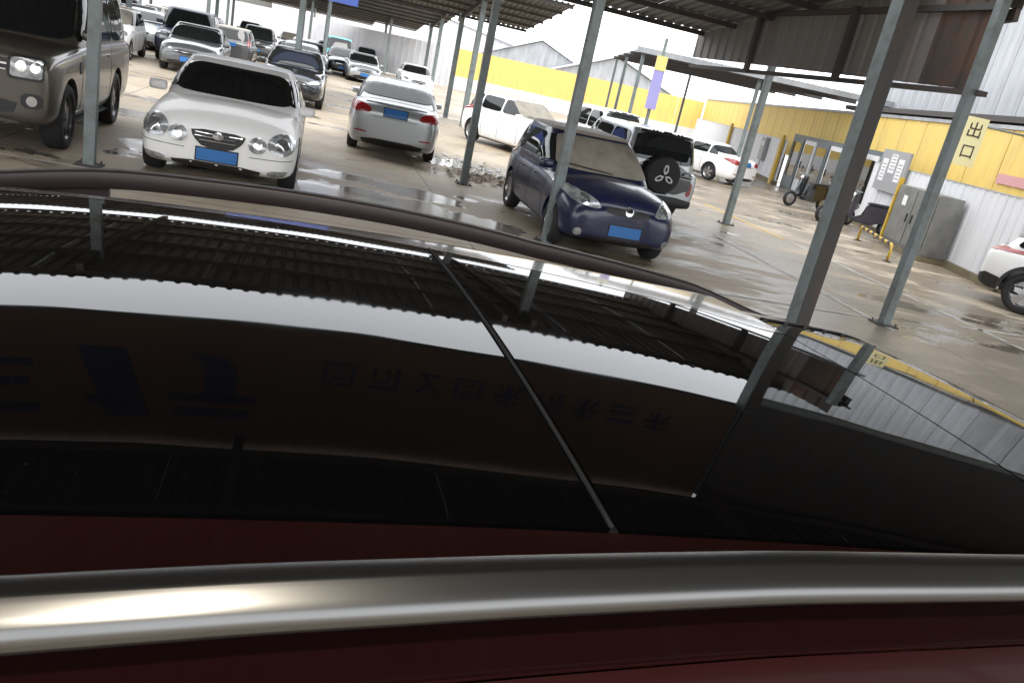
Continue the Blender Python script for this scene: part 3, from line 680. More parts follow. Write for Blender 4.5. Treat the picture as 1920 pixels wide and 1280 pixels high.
    def patch(nm, poly, view, m, parent=root, off=.007, thick=.014, res=.055, rnd=1, mirror=False):
        """poly in the view's plane, laid on the skin. view: f (y,z) / r (y,z) / l (x,z) / s (x,z right)"""
        if rnd: poly = chaikin(poly, 2 if rnd == 9 else rnd, .10 if rnd == 9 else .22)
        res_o = None
        for mir in ((1, -1) if mirror else (1,)):
            vw = view
            if view in 'ls' and mir < 0: vw = 's' if view == 'l' else 'l'
            D = {'f': Vector((-1, 0, 0)), 'r': Vector((1, 0, 0)), 'l': Vector((0, -1, 0)), 's': Vector((0, 1, 0)), 't': Vector((0, 0, -1))}[vw]
            def lift(a, b):
                if vw == 'f': return Vector((5, a * (mir if view == 'f' else 1), b))
                if vw == 'r': return Vector((-5, a * mir, b))
                if vw == 'l': return Vector((a, 5, b))
                if vw == 's': return Vector((a, -5, b))
                return Vector((a, b, 5))
            bm = bmesh.new(); vs = [bm.verts.new(lift(*p)) for p in poly]; f = bm.faces.new(vs)
            bmesh.ops.triangulate(bm, faces=[f])
            for _ in range(5):
                es = [e for e in bm.edges if e.calc_length() > res]
                if not es: break
                bmesh.ops.subdivide_edges(bm, edges=es, cuts=1); bmesh.ops.triangulate(bm, faces=bm.faces)
            last = None
            for v in bm.verts:
                hh = bvh.ray_cast(v.co, D)
                if hh[0] is None:
                    c = v.co.copy(); c += D * 5; hh = bvh.find_nearest(c)
                nn = hh[1] if hh[1].dot(D) < 0 else -hh[1]
                v.co = hh[0] + nn * off - D * .001
            bd = [e for e in bm.edges if e.is_boundary]
            g_ = bmesh.ops.extrude_edge_only(bm, edges=bd)
            for v in [q for q in g_['geom'] if isinstance(q, bmesh.types.BMVert)]: v.co += D * (thick)
            o = obj(nm, bm, m, parent, True, True); res_o = res_o or o
        return res_o
    # glazing
    gl = M[sp.get('glass', 'glass')]; ws = M[sp.get('wscreen', sp.get('glass', 'glass'))]
    zlo, zhi = sp.get('wz', (zb + .07, zt - .10)); a0 = sp.get('wsf', (.88, .93))
    zc = lerp_tab(sp['top'], xf) + .02
    patch('windscreen', [(-wb_ * a0[0], max(zlo, zc) + .0), (wb_ * a0[0], max(zlo, zc)), (wt * a0[1], zt - .085), (-wt * a0[1], zt - .085)], 'f', ws, res=.08, off=.012, thick=.03, rnd=9)
    zr = lerp_tab(sp['top'], xr) + .04
    if sp.get('rwin', True): patch('rear_window', [(-wb_ * .84, max(zr, sp.get('rwz', zr))), (wb_ * .84, max(zr, sp.get('rwz', zr))), (wt * .88, zt - .10), (-wt * .88, zt - .10)], 'r', gl, res=.08, off=.012, thick=.03, rnd=9)
    def xf_at(z): t = (z - zb) / (zt - .05 - zb); return xf + (xtf - xf) * t - .10 - .02
    def xr_at(z): t = (z - zb) / (zt - .05 - zb); return xr + (xtr - xr) * t + .09
    zA, zB = zlo + .01, zt - .125
    cuts = sp['win']      # x positions of pillars, front to rear, with widths
    edges = [None] + cuts + [None]
    for i in range(len(edges) - 1):
        f_lo = xf_at(zA) - .02 if edges[i] is None else edges[i] - .035; f_hi = xf_at(zB) - .03 if edges[i] is None else edges[i] - .035
        r_lo = xr_at(zA) + .06 if edges[i + 1] is None else edges[i + 1] + .035; r_hi = xr_at(zB) + .05 if edges[i + 1] is None else edges[i + 1] + .035
        f_lo, r_hi = max(f_lo, r_lo + .05), min(r_hi, f_hi - .05)
        patch('side_window', [(f_lo, zA), (f_hi, zB), (r_hi, zB), (r_lo, zA)], 'l', gl, mirror=True, res=.10, off=.009, thick=.02, rnd=9)
    # door seams and handles
    zbelt = lerp_tab(sp['top'], 0) - .06
    doors = [xa - sp['r'] - .22] + list(cuts[:1]) + [xb + r + .12]
    for dx in doors:
        patch('door_gap', [(dx - .006, sp['gc'] + .1), (dx + .006, sp['gc'] + .1), (dx + .006, zbelt), (dx - .006, zbelt)], 'l', M['trim'], off=.0015, thick=.004, rnd=0, mirror=True)
    for dx in doors[1:]:
        patch('door_handle', [(dx + .10, zbelt - .13), (dx + .27, zbelt - .12), (dx + .27, zbelt - .095), (dx + .10, zbelt - .105)], 'l', M[sp.get('handle', sp['paint'])], off=.022, thick=.02, mirror=True)
    patch('sill', [(xa - r - .08, sp['gc'] + .02), (xb + r + .08, sp['gc'] + .02), (xb + r + .08, sp['gc'] + .09), (xa - r - .08, sp['gc'] + .09)], 'l', M[sp.get('sillm', 'trim')], off=.006, mirror=True)
    # mirrors
    for s in sp.get('mirrors', (-1, 1)):
        bm = bmesh.new(); box(bm, (-.06, -.105, -.065), (.06, .105, .065), .045); mi = obj('mirror', bm, M[sp.get('mirror', sp['paint'])], root, True)
        mi.location = (xf - .34, s * (hw + .02), zb + .12 if not sp.get('mz') else sp['mz'])
        bm = bmesh.new(); box(bm, (-.068, -.07, -.04), (-.0605, .07, .04)); obj('mirror_glass', bm, M['chrome'], mi)
    # nose and tail details
    for nm, poly, view, m, kw in sp.get('patches', []): patch(nm, poly, view, M[m], **kw)
    # plates
    for vw, z in (('f', sp.get('pf', .42)), ('r', sp.get('pr', .7))):
        p = patch('number_plate', [(-.22, z), (.22, z), (.22, z + .14), (-.22, z + .14)], vw, M['plate'], off=.014, rnd=0)
        patch('plate_frame', [(-.235, z - .015), (.235, z - .015), (.235, z + .155), (-.235, z + .155)], vw, M['trim'], off=.008, rnd=0)
    for x in (xa, xb):
        for s in (-1, 1): wheel(root, x, s, r, sp.get('tw', .21), Wd, sp.get('rim', 'spoke5'), sp.get('darkrim', False))
    # underbody
    bm = bmesh.new(); box(bm, (xb + .1, -hw * .6, sp['gc'] - .04), (xa - .1, hw * .6, sp['gc'] + .05)); obj('underbody', bm, M['trim'], root)
    root['_p'] = sp['paint']
    return root, patch, bvh
MAS = {}
def put(root, xy, head):
    root.location = (xy[0], xy[1], 0); root.rotation_euler = (0, 0, head)
def copy_car(src, label, xy, head, paint=None, roofm=None, group=None, cat=None):
    m_old = M[src['_p']]
    def cp(o, par):
        c = o.copy(); COL.objects.link(c); c.parent = par
        if paint and c.type == 'MESH':
            for i, sl_ in enumerate(o.data.materials):
                if sl_ == m_old: c.material_slots[i].link = 'OBJECT'; c.material_slots[i].material = M[paint]
        for ch in o.children: cp(ch, c)
        return c
    r = cp(src, None); r['label'] = label; put(r, xy, head)
    if group: r['group'] = group
    if cat: r['category'] = cat
    return r

HEAD = -pi / 2 + TH          # nose towards the camera's aisle
def place(root, xp_yp_world, head): put(root, xp_yp_world, head)

# --- large bronze off-roader (left)
disco = dict(L=4.83, W=1.92, H=1.88, wb=2.885, fo=.85, r=.385, gc=.30, paint='bronze', boxy=True, tw=.25, crown=.03,
    top=[(-2.41, 1.12), (-2.3, 1.2), (.55, 1.19), (.8, 1.17), (1.6, 1.13), (2.2, 1.09), (2.42, 1.02)], cab=(1.02, -2.36, .42, -2.2), zb=1.13, wbf=.95, wtf=.80,
    win=[.02, -.98], rim='spoke6', darkrim=True, arch=.06, pf=.5, pr=.95, handle='bronze', mz=1.3, wz=(1.2, 1.76),
    patches=[('grille', [(-.50, .84), (.50, .84), (.52, 1.04), (-.52, 1.04)], 'f', 'trim', {}),
        ('grille_bar', [(-.49, .885), (.49, .885), (.49, .905), (-.49, .905)], 'f', 'chrome', dict(off=.012, rnd=0)),
        ('grille_bar', [(-.50, .945), (.50, .945), (.50, .965), (-.50, .965)], 'f', 'chrome', dict(off=.012, rnd=0)),
        ('headlamp_surround', [(.50, .81), (.865, .81), (.865, 1.055), (.51, 1.055)], 'f', 'trim', dict(mirror=True, off=.008, rnd=9)), ('headlamp', [(.53, .84), (.85, .84), (.85, 1.03), (.54, 1.03)], 'f', 'lamp', dict(mirror=True, off=.014, rnd=9)),
        ('lamp_bowl', circ(.64, .95, .055), 'f', 'lamp_in', dict(mirror=True, off=.018, rnd=0)),
        ('lamp_bowl', circ(.78, .95, .05), 'f', 'lamp_in', dict(mirror=True, off=.018, rnd=0)),
        ('lower_intake', [(-.55, .42), (.55, .42), (.62, .60), (-.62, .60)], 'f', 'trim', {}),
        ('fog_lamp_surround', [(.64, .52), (.86, .52), (.86, .68), (.64, .68)], 'f', 'trim', dict(mirror=True)),
        ('fog_lamp', circ(.75, .60, .055), 'f', 'lamp_in', dict(mirror=True, off=.014, rnd=0)),
        ('bumper_skid', [(-.6, .31), (.6, .31), (.6, .38), (-.6, .38)], 'f', 'silver', {}),
        ('side_vent', [(1.02, .86), (1.12, .86), (1.12, 1.0), (1.02, 1.0)], 'l', 'trim', dict(mirror=True)),
        ('side_step', [(-.95, .30), (.95, .30), (.95, .36), (-.95, .36)], 'l', 'silver', dict(mirror=True, off=.09, thick=.09)),
        ('tail_lamp', [(.78, .95), (.93, .95), (.93, 1.4), (.80, 1.4)], 'r', 'red_lamp', dict(mirror=True))])
c1, *_ = build_car(disco, 'off_roader', 'bronze-grey boxy off-roader at the left edge, behind the slim post', 'car')
# front-left tyre stands at (-5.89, 9.98)
def by_wheel(root, sp, wheel_xy, head, left=True, front=True):
    xa = sp['L'] / 2 - sp['fo']; x = xa if front else xa - sp['wb']; y = (sp['W'] / 2 - .12) * (1 if left else -1)
    put(root, (wheel_xy[0] - (cos(head) * x - sin(head) * y), wheel_xy[1] - (sin(head) * x + cos(head) * y)), head)
by_wheel(c1, disco, (-6.12, 9.9), HEAD + .02, left=True); c1.scale = (1, 1, 1.05)

# --- white sedan with four round lamps
lex = dict(L=4.81, W=1.80, H=1.44, wb=2.80, fo=.86, r=.32, gc=.18, paint='white', tw=.22, crown=.075,
    top=[(-2.4, .88), (-2.3, 1.0), (-1.6, 1.03), (-.4, .93), (.75, .95), (1.35, .90), (1.95, .83), (2.28, .74), (2.405, .66)], cab=(1.12, -1.75, .28, -.95), zb=.86, wbf=.95, wtf=.74,
    win=[-.1, -1.0], pf=.34, pr=.72, rim='spoke6', sillm='white', handle='white', wz=(.98, 1.32),
    patches=[('headlamp', circ(.69, .645, .155, .12, 24), 'f', 'lamp', dict(mirror=True, off=.016, rnd=0)),
        ('lamp_bowl', circ(.69, .645, .075, .068, 18), 'f', 'lamp_in', dict(mirror=True, off=.024, rnd=0)),
        ('inner_headlamp', circ(.43, .61, .10, .095, 20), 'f', 'lamp', dict(mirror=True, off=.014, rnd=0)),
        ('lamp_bowl', circ(.43, .61, .05, .05, 16), 'f', 'lamp_in', dict(mirror=True, off=.022, rnd=0)),
        ('grille', [(-.30, .70), (.30, .70), (.27, .60), (.15, .49), (-.15, .49), (-.27, .60)], 'f', 'trim', dict(off=.008)),
        ('grille_bar', [(-.26, .66), (.26, .66), (.26, .668), (-.26, .668)], 'f', 'chrome', dict(off=.014, rnd=0)),
        ('grille_bar', [(-.25, .62), (.25, .62), (.25, .628), (-.25, .628)], 'f', 'chrome', dict(off=.014, rnd=0)),
        ('grille_bar', [(-.2, .575), (.2, .575), (.2, .583), (-.2, .583)], 'f', 'chrome', dict(off=.014, rnd=0)),
        ('badge', circ(0, .645, .06, .042, 18), 'f', 'chrome', dict(off=.02, rnd=0)),
        ('lower_intake', [(-.46, .22), (.46, .22), (.50, .32), (-.50, .32)], 'f', 'trim', {}),
        ('fog_lamp', [(.56, .25), (.78, .27), (.80, .34), (.56, .33)], 'f', 'lamp', dict(mirror=True, off=.008)),
        ('bumper_gap', [(-.83, .465), (-.35, .455), (-.35, .462), (-.83, .473)], 'f', 'trim', dict(rnd=0, off=.002, thick=.004)),
        ('bumper_gap', [(.83, .465), (.35, .455), (.35, .462), (.83, .473)], 'f', 'trim', dict(rnd=0, off=.002, thick=.004)),
        ('tail_lamp', [(.5, .78), (.82, .8), (.84, .93), (.52, .95)], 'r', 'red_lamp', dict(mirror=True))])
c2, *_ = build_car(lex, 'sedan', 'white sedan with four round headlamps parked nose-out beside the off-roader', 'car')
def by_front(root, sp, xy, head): put(root, (xy[0] - cos(head) * sp['L'] / 2, xy[1] - sin(head) * sp['L'] / 2), head)
by_front(c2, lex, (-3.95, 9.52), HEAD - .01); c2.scale = (1, 1.05, .98)

# --- dusty navy hatchback
hatch = dict(mirrors=(-1,), L=3.85, W=1.68, H=1.49, wb=2.46, fo=.74, r=.30, gc=.19, paint='navy', tw=.19, crown=.07, roof='dust', wscreen='dusty_glass',
    top=[(-1.93, .90), (-1.85, .97), (-.4, .95), (.70, .96), (1.0, .93), (1.45, .86), (1.75, .78), (1.925, .68)], cab=(1.0, -1.82, .10, -1.52), zb=.88, wbf=.95, wtf=.76,
    win=[-.15, -1.05], pf=.36, pr=.75, rim='spoke6', sillm='navy', handle='navy', wz=(.99, 1.36), arch=.05,
    patches=[('headlamp', [(.36, .66), (.70, .68), (.80, .80), (.76, .86), (.44, .78)], 'f', 'lamp', dict(mirror=True, off=.012)),
        ('lamp_bowl', circ(.58, .735, .06), 'f', 'lamp_in', dict(mirror=True, off=.02, rnd=0)),
        ('grille', [(-.30, .63), (.30, .63), (.32, .72), (-.32, .72)], 'f', 'trim', {}),
        ('badge', circ(0, .69, .055), 'f', 'chrome', dict(off=.014, rnd=0)),
        ('lower_intake', [(-.50, .24), (.50, .24), (.46, .33), (-.46, .33)], 'f', 'trim', {}),
        ('fog_lamp', circ(.62, .34, .05), 'f', 'lamp', dict(mirror=True, rnd=0)),
        ('wiper', [(-.55, 1.03), (.1, 1.0), (.1, 1.012), (-.55, 1.045)], 'f', 'trim', dict(off=.02, rnd=0)),
        ('bonnet_gap', [(-.6, .83), (.6, .83), (.6, .837), (-.6, .837)], 'f', 'trim', dict(rnd=0, off=.002, thick=.004)),
        ('lower_lip', [(-.72, .19), (.72, .19), (.72, .235), (-.72, .235)], 'f', 'trim', dict(off=.01)),
        ('tail_lamp', [(.62, .85), (.78, .85), (.76, 1.2), (.66, 1.2)], 'r', 'red_lamp', dict(mirror=True))])
c3, *_ = build_car(hatch, 'hatchback', 'navy blue hatchback with a dusty tan windscreen and roof behind a slim post', 'car')
by_wheel(c3, hatch, (.22, 10.85), HEAD + .0, left=False)

# --- sedan seen from behind, pale silver
sed = dict(L=4.70, W=1.80, H=1.44, wb=2.72, fo=.88, r=.32, gc=.20, paint='silver', tw=.21, crown=.06,
    top=[(-2.35, .86), (-2.27, 1.04), (-1.6, 1.07), (-.4, .95), (.75, .97), (1.35, .92), (1.95, .84), (2.25, .74), (2.35, .64)], cab=(1.15, -1.80, .25, -1.0), zb=.88, wbf=.95, wtf=.74,
    win=[-.12, -1.0], pf=.36, pr=.80, rim='spoke5', sillm='silver', handle='silver', wz=(1.0, 1.33),
    patches=[('headlamp', [(.45, .64), (.78, .68), (.85, .80), (.5, .73)], 'f', 'lamp', dict(mirror=True, off=.012)),
        ('lamp_bowl', circ(.62, .70, .05), 'f', 'lamp_in', dict(mirror=True, off=.018, rnd=0)),
        ('grille', [(-.38, .56), (.38, .56), (.42, .70), (-.42, .70)], 'f', 'trim', {}),
        ('grille_bar', [(-.38, .62), (.38, .62), (.38, .635), (-.38, .635)], 'f', 'chrome', dict(off=.012, rnd=0)),
        ('lower_intake', [(-.6, .26), (.6, .26), (.55, .38), (-.55, .38)], 'f', 'trim', {}),
        ('tail_lamp', [(.44, .82), (.80, .80), (.86, .93), (.80, 1.0), (.50, .94)], 'r', 'red_lamp', dict(mirror=True, off=.012)),
        ('boot_gap', [(-.43, .76), (.43, .76), (.43, .768), (-.43, .768)], 'r', 'trim', dict(rnd=0, off=.002, thick=.004)),
        ('rear_reflector', [(.5, .44), (.74, .45), (.74, .48), (.5, .47)], 'r', 'red_lamp', dict(mirror=True)),
        ('lower_valance', [(-.55, .22), (.55, .22), (.62, .36), (-.62, .36)], 'r', 'trim', {}),
        ('boot_lip', [(-.6, 1.01), (.6, 1.01), (.58, 1.035), (-.58, 1.035)], 'r', 'silver', dict(off=.03, thick=.03))])
c4, *_ = build_car(sed, 'sedan', 'pale silver sedan seen from behind, boot towards the wet floor', 'car')
def by_rear(root, sp, xy, head): put(root, (xy[0] + cos(head) * sp['L'] / 2, xy[1] + sin(head) * sp['L'] / 2), head)
by_rear(c4, sed, (-3.10, 15.6), HEAD + pi - .10)

# --- small SUV with a covered spare wheel
suv = dict(L=4.3, W=1.78, H=1.83, wb=2.55, fo=.80, r=.36, gc=.30, paint='silver', boxy=True, tw=.22, crown=.04,
    top=[(-2.15, 1.02), (-2.05, 1.1), (.5, 1.1), (.95, 1.08), (1.6, 1.02), (2.0, .96), (2.15, .88)], cab=(1.0, -2.1, .4, -1.95), zb=1.04, wbf=.95, wtf=.80,
    win=[0, -.95], rim='spoke5', arch=.06, pf=.5, pr=.6, handle='silver', mz=1.25, wz=(1.12, 1.7), rwz=1.22,
    patches=[('grille', [(-.45, .74), (.45, .74), (.45, .90), (-.45, .90)], 'f', 'trim', {}),
        ('headlamp', [(.5, .74), (.80, .74), (.83, .93), (.5, .92)], 'f', 'lamp', dict(mirror=True, off=.01)),
        ('bumper', [(-.8, .35), (.8, .35), (.8, .55), (-.8, .55)], 'f', 'trim', dict(off=.03, thick=.03)),
        ('tailgate', [(-.72, .62), (.66, .62), (.66, 1.20), (-.72, 1.20)], 'r', 'black', dict(off=.012)),
        ('rear_bumper', [(-.86, .36), (.86, .36), (.86, .56), (-.86, .56)], 'r', 'trim', dict(off=.04, thick=.05)),
        ('tail_lamp', [(.66, .62), (.775, .62), (.775, .90), (.68, .90)], 'r', 'red_lamp', dict(mirror=True)),
        ('roof_spoiler', [(-.6, 1.72), (.6, 1.72), (.58, 1.78), (-.58, 1.78)], 'r', 'black', dict(off=.05, thick=.05))])
c5, pt5, bv5 = build_car(suv, 'off_roader', 'silver and black off-roader carrying a covered spare wheel on its tail', 'car')
bm = bmesh.new(); lathe(bm, [(.36, .0), (.385, .04), (.385, .17), (.36, .21), (.30, .225), (.001, .23)], 30)
spw = obj('spare_wheel', bm, M['rubber'], c5, True, True); spw.rotation_euler = (0, 0, pi / 2); spw.location = (-2.13, .02, .98)
for k in range(3):
    a = pi / 2 + k * 2 * pi / 3; bm = bmesh.new(); cx, cz = .115 * cos(a), .115 * sin(a); d = Vector((cos(a), sin(a))); t = Vector((-d.y, d.x))
    q = [(.0, .0), (.07, .055), (.17, .045), (.21, .0), (.17, -.045), (.07, -.055)]; qi = [(.045, .0), (.085, .03), (.15, .025), (.175, 0), (.15, -.025), (.085, -.03)]
    P_ = lambda p: Vector((d.x * (p[0] + .02) + t.x * p[1], 0, d.y * (p[0] + .02) + t.y * p[1]))
    o1 = [bm.verts.new(P_(p) + Vector((0, .262, 0))) for p in q]; i1 = [bm.verts.new(P_(p) + Vector((0, .262, 0))) for p in qi]
    for i in range(6): j = (i + 1) % 6; bm.faces.new((o1[i], o1[j], i1[j], i1[i]))
    r8 = bmesh.ops.extrude_face_region(bm, geom=bm.faces[:])
    for v in [g8 for g8 in r8['geom'] if isinstance(g8, bmesh.types.BMVert)]: v.co.y -= .04
    obj('emblem', bm, M['paper'], spw)
c5.scale = (.9, .9, .9); put(c5, (1.42, 17.0), HEAD + pi + .02)

# --- tall dark-tailed variants and copies
vanp = dict(L=4.6, W=1.72, H=1.95, wb=2.7, fo=.75, r=.32, gc=.24, paint='teal', boxy=True, tw=.18, crown=.03,
    top=[(-2.3, 1.0), (-2.2, 1.08), (.9, 1.08), (1.5, 1.08), (2.1, .98), (2.3, .88)], cab=(1.95, -2.27, 1.35, -2.2), zb=1.02, wbf=.96, wtf=.86,
    win=[.55, -.7], rim='steel', arch=.05, pf=.4, pr=.55, handle='teal', mz=1.3, wz=(1.14, 1.72), rwz=1.2,
    patches=[('headlamp', [(.52, .66), (.80, .66), (.80, .84), (.52, .84)], 'f', 'lamp', dict(mirror=True, off=.01)), ('grille', [(-.4, .62), (.4, .62), (.4, .74), (-.4, .74)], 'f', 'trim', {}),
        ('lower_intake', [(-.5, .3), (.5, .3), (.5, .4), (-.5, .4)], 'f', 'trim', {}), ('tail_lamp', [(.64, .7), (.75, .7), (.75, 1.0), (.64, 1.0)], 'r', 'red_lamp', dict(mirror=True))])
c6, *_ = build_car(vanp, 'van', 'small teal van far down the yard among the posts', 'van')
place(c6, (-15.2, 54.5), HEAD)

copy_car(c4, 'white sedan by the far white fence, tail lamps towards the yard', (5.2, 30.0), HEAD + pi + .45, 'white').scale = (.9, .9, .9)
copy_car(c4, 'black sedan parked nose-out right behind the white four-lamp sedan', (-7.95, 24.3), HEAD - .03, 'black')
copy_car(c5, 'navy compact off-roader with a blue plate, between two posts far left', (-13.9, 30.2), HEAD + .04, 'navy').scale = (1.05, 1.05, 1)
copy_car(c4, 'silver sedan half hidden behind the bronze off-roader', (-17.2, 33.4), HEAD + .05, 'silver')
copy_car(c3, 'pale hatchback standing low behind the navy hatchback', (-1.0, 23.3), HEAD + .5, 'white')
copy_car(c5, 'white off-roader just behind the navy hatchback', (1.2, 27.6), HEAD + pi + .1, 'white')
copy_car(c4, 'black sedan in front of the teal van', (-13.0, 47.6), HEAD, 'black')
# white crossover on the right, tail towards the fence gap
cross = dict(suv); cross.update(paint='white', H=1.62, L=4.35, W=1.82, wb=2.64, fo=.9, r=.35, gc=.26, boxy=False, crown=.06,
    top=[(-2.17, .92), (-2.08, 1.04), (-.4, 1.02), (.75, 1.02), (1.2, .99), (1.8, .92), (2.1, .8), (2.17, .7)], cab=(1.1, -2.0, .25, -1.55), zb=.95, wbf=.95, wtf=.76, win=[-.1, -1.0], wz=(1.06, 1.5), mz=1.12,
    handle='white', patches=[('headlamp', [(.5, .74), (.80, .78), (.86, .88), (.5, .82)], 'f', 'lamp', dict(mirror=True, off=.01)), ('grille', [(-.4, .6), (.4, .6), (.44, .78), (-.44, .78)], 'f', 'trim', {}),
        ('rear_bumper', [(-.9, .27), (.9, .27), (.88, .5), (-.88, .5)], 'r', 'trim', dict(off=.015, thick=.03)),
        ('tail_lamp', [(.45, .93), (.86, .95), (.90, 1.03), (.5, 1.01)], 'r', 'red_lamp', dict(mirror=True, off=.012)),
        ('tail_lamp', [(-2.1, .97), (-1.80, 1.0), (-1.85, 1.04), (-2.08, 1.03)], 'l', 'red_lamp', dict(mirror=True, off=.012)),
        ('bumper_corner', [(-2.14, .3), (-1.72, .3), (-1.75, .50), (-2.14, .56)], 'l', 'trim', dict(mirror=True, off=.01))])
cross['rim'] = 'spoke5'
c7, *_ = build_car(cross, 'crossover', 'white crossover at the right edge, rear wheel and tail lamp in view', 'car')
for (x_) in (c7,):
    for s in (-1, 1):
        for xc in (4.35 / 2 - .9, 4.35 / 2 - .9 - 2.64):
            bm = bmesh.new(); n = 20; a_, b_ = .40, .46
            A = [(xc + a_ * cos(pi * k / n), s * .905, .36 + a_ * sin(pi * k / n)) for k in range(n + 1)]; B = [(xc + b_ * cos(pi * k / n), s * .905, .36 + b_ * sin(pi * k / n)) for k in range(n + 1)]
            a1 = [bm.verts.new(p) for p in A]; b1 = [bm.verts.new(p) for p in B]; a2 = [bm.verts.new((p[0], s * .87, p[2])) for p in A]; b2 = [bm.verts.new((p[0], s * .87, p[2])) for p in B]
            for k in range(n): bm.faces.new((a1[k], a1[k + 1], b1[k + 1], b1[k])); bm.faces.new((a1[k], a2[k], a2[k + 1], a1[k + 1])); bm.faces.new((b1[k], b1[k + 1], b2[k + 1], b2[k]))
            obj('arch_trim', bm, M['trim'], c7)
by_wheel(c7, cross, (8.42, 13.80), R(-31 - 6), left=False, front=False)

# far rows of cars between the posts
cols = ['black', 'grey', 'silver', 'white', 'navy', 'black', 'grey', 'bronze', 'white', 'black', 'silver', 'grey']
paint_words = dict(black='black', grey='dark grey', silver='silver', white='white', navy='navy blue', bronze='bronze-grey', teal='teal')
src = [(c4, 'sedan'), (c3, 'hatchback'), (c5, 'off-roader'), (c4, 'sedan')]
ordn = ['first', 'second', 'third', 'fourth', 'fifth', 'sixth', 'seventh', 'eighth', 'ninth', 'tenth', 'eleventh', 'twelfth']
def far_row(yp, x_start, n, dx, head, desc, seed):
    rnd = random.Random(seed)
    for i in range(n):
        s, nm = src[rnd.randrange(4)]; c = cols[rnd.randrange(12)]; p = W(x_start + i * dx + rnd.uniform(-.15, .15), yp + rnd.uniform(-.3, .3))
        q = copy_car(s, f'{paint_words[c]} {nm}, {ordn[i]} from the left in {desc}', (p.x, p.y), head + rnd.uniform(-.03, .03), c, group='cars in the far rows', cat='car')
far_row(29.5, -11.8, 4, 2.75, HEAD, 'the row under the long dark shelter', 3)
far_row(38.0, -14, 6, 2.75, HEAD + pi, 'the row behind the long dark shelter', 5)
far_row(46, -16.5, 9, 2.75, HEAD, 'the row under the second shelter', 8)
far_row(54.5, -20, 8, 2.8, HEAD + pi, 'the row behind the second shelter', 12)
far_row(66, -24, 11, 2.8, HEAD, 'the farthest row of the yard', 21)
# --- motor scooters by the booth
def scooter(label, xy, rz, bodym):
    r = empty('scooter', (xy[0], xy[1], 0), rz, label, 'scooter', 'scooters by the booth')
    for x in (-.62, .62):
        bm = bmesh.new(); lathe(bm, [(.15, -.03), (.17, -.045), (.21, -.045), (.235, -.02), (.235, .02), (.21, .045), (.17, .045), (.15, .03)], 24); w_ = obj('wheel', bm, M['rubber'], r, True); w_.location = (x, 0, .235)
        bm = bmesh.new(); lathe(bm, [(.155, -.02), (.05, -.03), (.001, -.03)], 16); lathe(bm, [(.155, .02), (.05, .03), (.001, .03)], 16); obj('hub', bm, M['alloy'], w_)
    bm = bmesh.new()
    prism(bm, [(-.8, .62), (-.55, .78), (.0, .76), (.05, .42), (.35, .34), (.30, .26), (-.2, .24), (-.45, .38), (-.8, .5)], -.12, .12)
    bmesh.ops.bevel(bm, geom=bm.edges[:], offset=.03, segments=2, affect='EDGES'); obj('body', bm, bodym, r, True, True)
    bm = bmesh.new(); prism(bm, [(.34, .3), (.44, .34), (.36, .98), (.26, .98)], -.17, .17); bmesh.ops.bevel(bm, geom=bm.edges[:], offset=.025, segments=2, affect='EDGES'); obj('front_shield', bm, bodym, r, True, True)
    bm = bmesh.new(); prism(bm, [(-.72, .785), (-.68, .84), (-.05, .82), (.02, .768)], -.13, .13); obj('seat', bm, M['rubber'], r)
    bm = bmesh.new(); tube(bm, [(.62, 0, .235), (.34, 0, 1.0)], .028); tube(bm, [(.3, -.33, 1.04), (.36, -.15, 1.03), (.36, .15, 1.03), (.3, .33, 1.04)], .016); obj('handlebar', bm, M['galv'], r)
    bm = bmesh.new(); lathe(bm, [(.001, -.05), (.07, -.04), (.08, 0), (.001, .05)], 14); h_ = obj('headlamp', bm, M['lamp_in'], r, True); h_.rotation_euler = (0, 0, -pi / 2); h_.location = (.42, 0, .92)
    for s in (-1, 1):
        bm = bmesh.new(); tube(bm, [(.34, s * .2, 1.04), (.33, s * .26, 1.2)], .008, 6); box(bm, (.31, s * .26 - .05, 1.17), (.33, s * .26 + .05, 1.25), .01); obj('mirror', bm, M['trim'], r)
    return r
scooter('dark scooter with a bright headlamp, left of the big corner post', (8.05, 25.6), R(200), M['black'])
scooter('grey scooter standing just right of the big corner post', (8.1, 22.9), R(215), M['grey'])
scooter('dark grey scooter beside the electric cabinet, under the notice board', (8.5, 21.9), R(170), mat('dull_grey_plastic', (.04, .035, .045), .45))

# ------------------------------------------------------------------ the dark red car the camera looks over
RY = .3356; RU = Vector((cos(RY), sin(RY), 0)); RV = Vector((-sin(RY), cos(RY), 0)); V0 = .93
def zs(u, v):
    U_ = u - .0767; V_ = v - .9296
    z = 1.7395 - .0443 * U_ ** 2 - .0666 * V_ ** 2 - .0077 * V_ ** 4
    if U_ < 0: z -= .0871 * U_ ** 4 / (1 + 1.2 * U_ ** 2)
    if U_ > 0: z += .0029 * U_ ** 3
    return z
nc = empty('red_car', (0, 0, 0), 0, 'dark red car with a black glass roof and aluminium roof rails in the foreground', 'car')
def P3(u, v, z): return RU * u + RV * v + Vector((0, 0, z))
def zn(u, v, dz=0): return P3(u, v, zs(u, v) + dz)
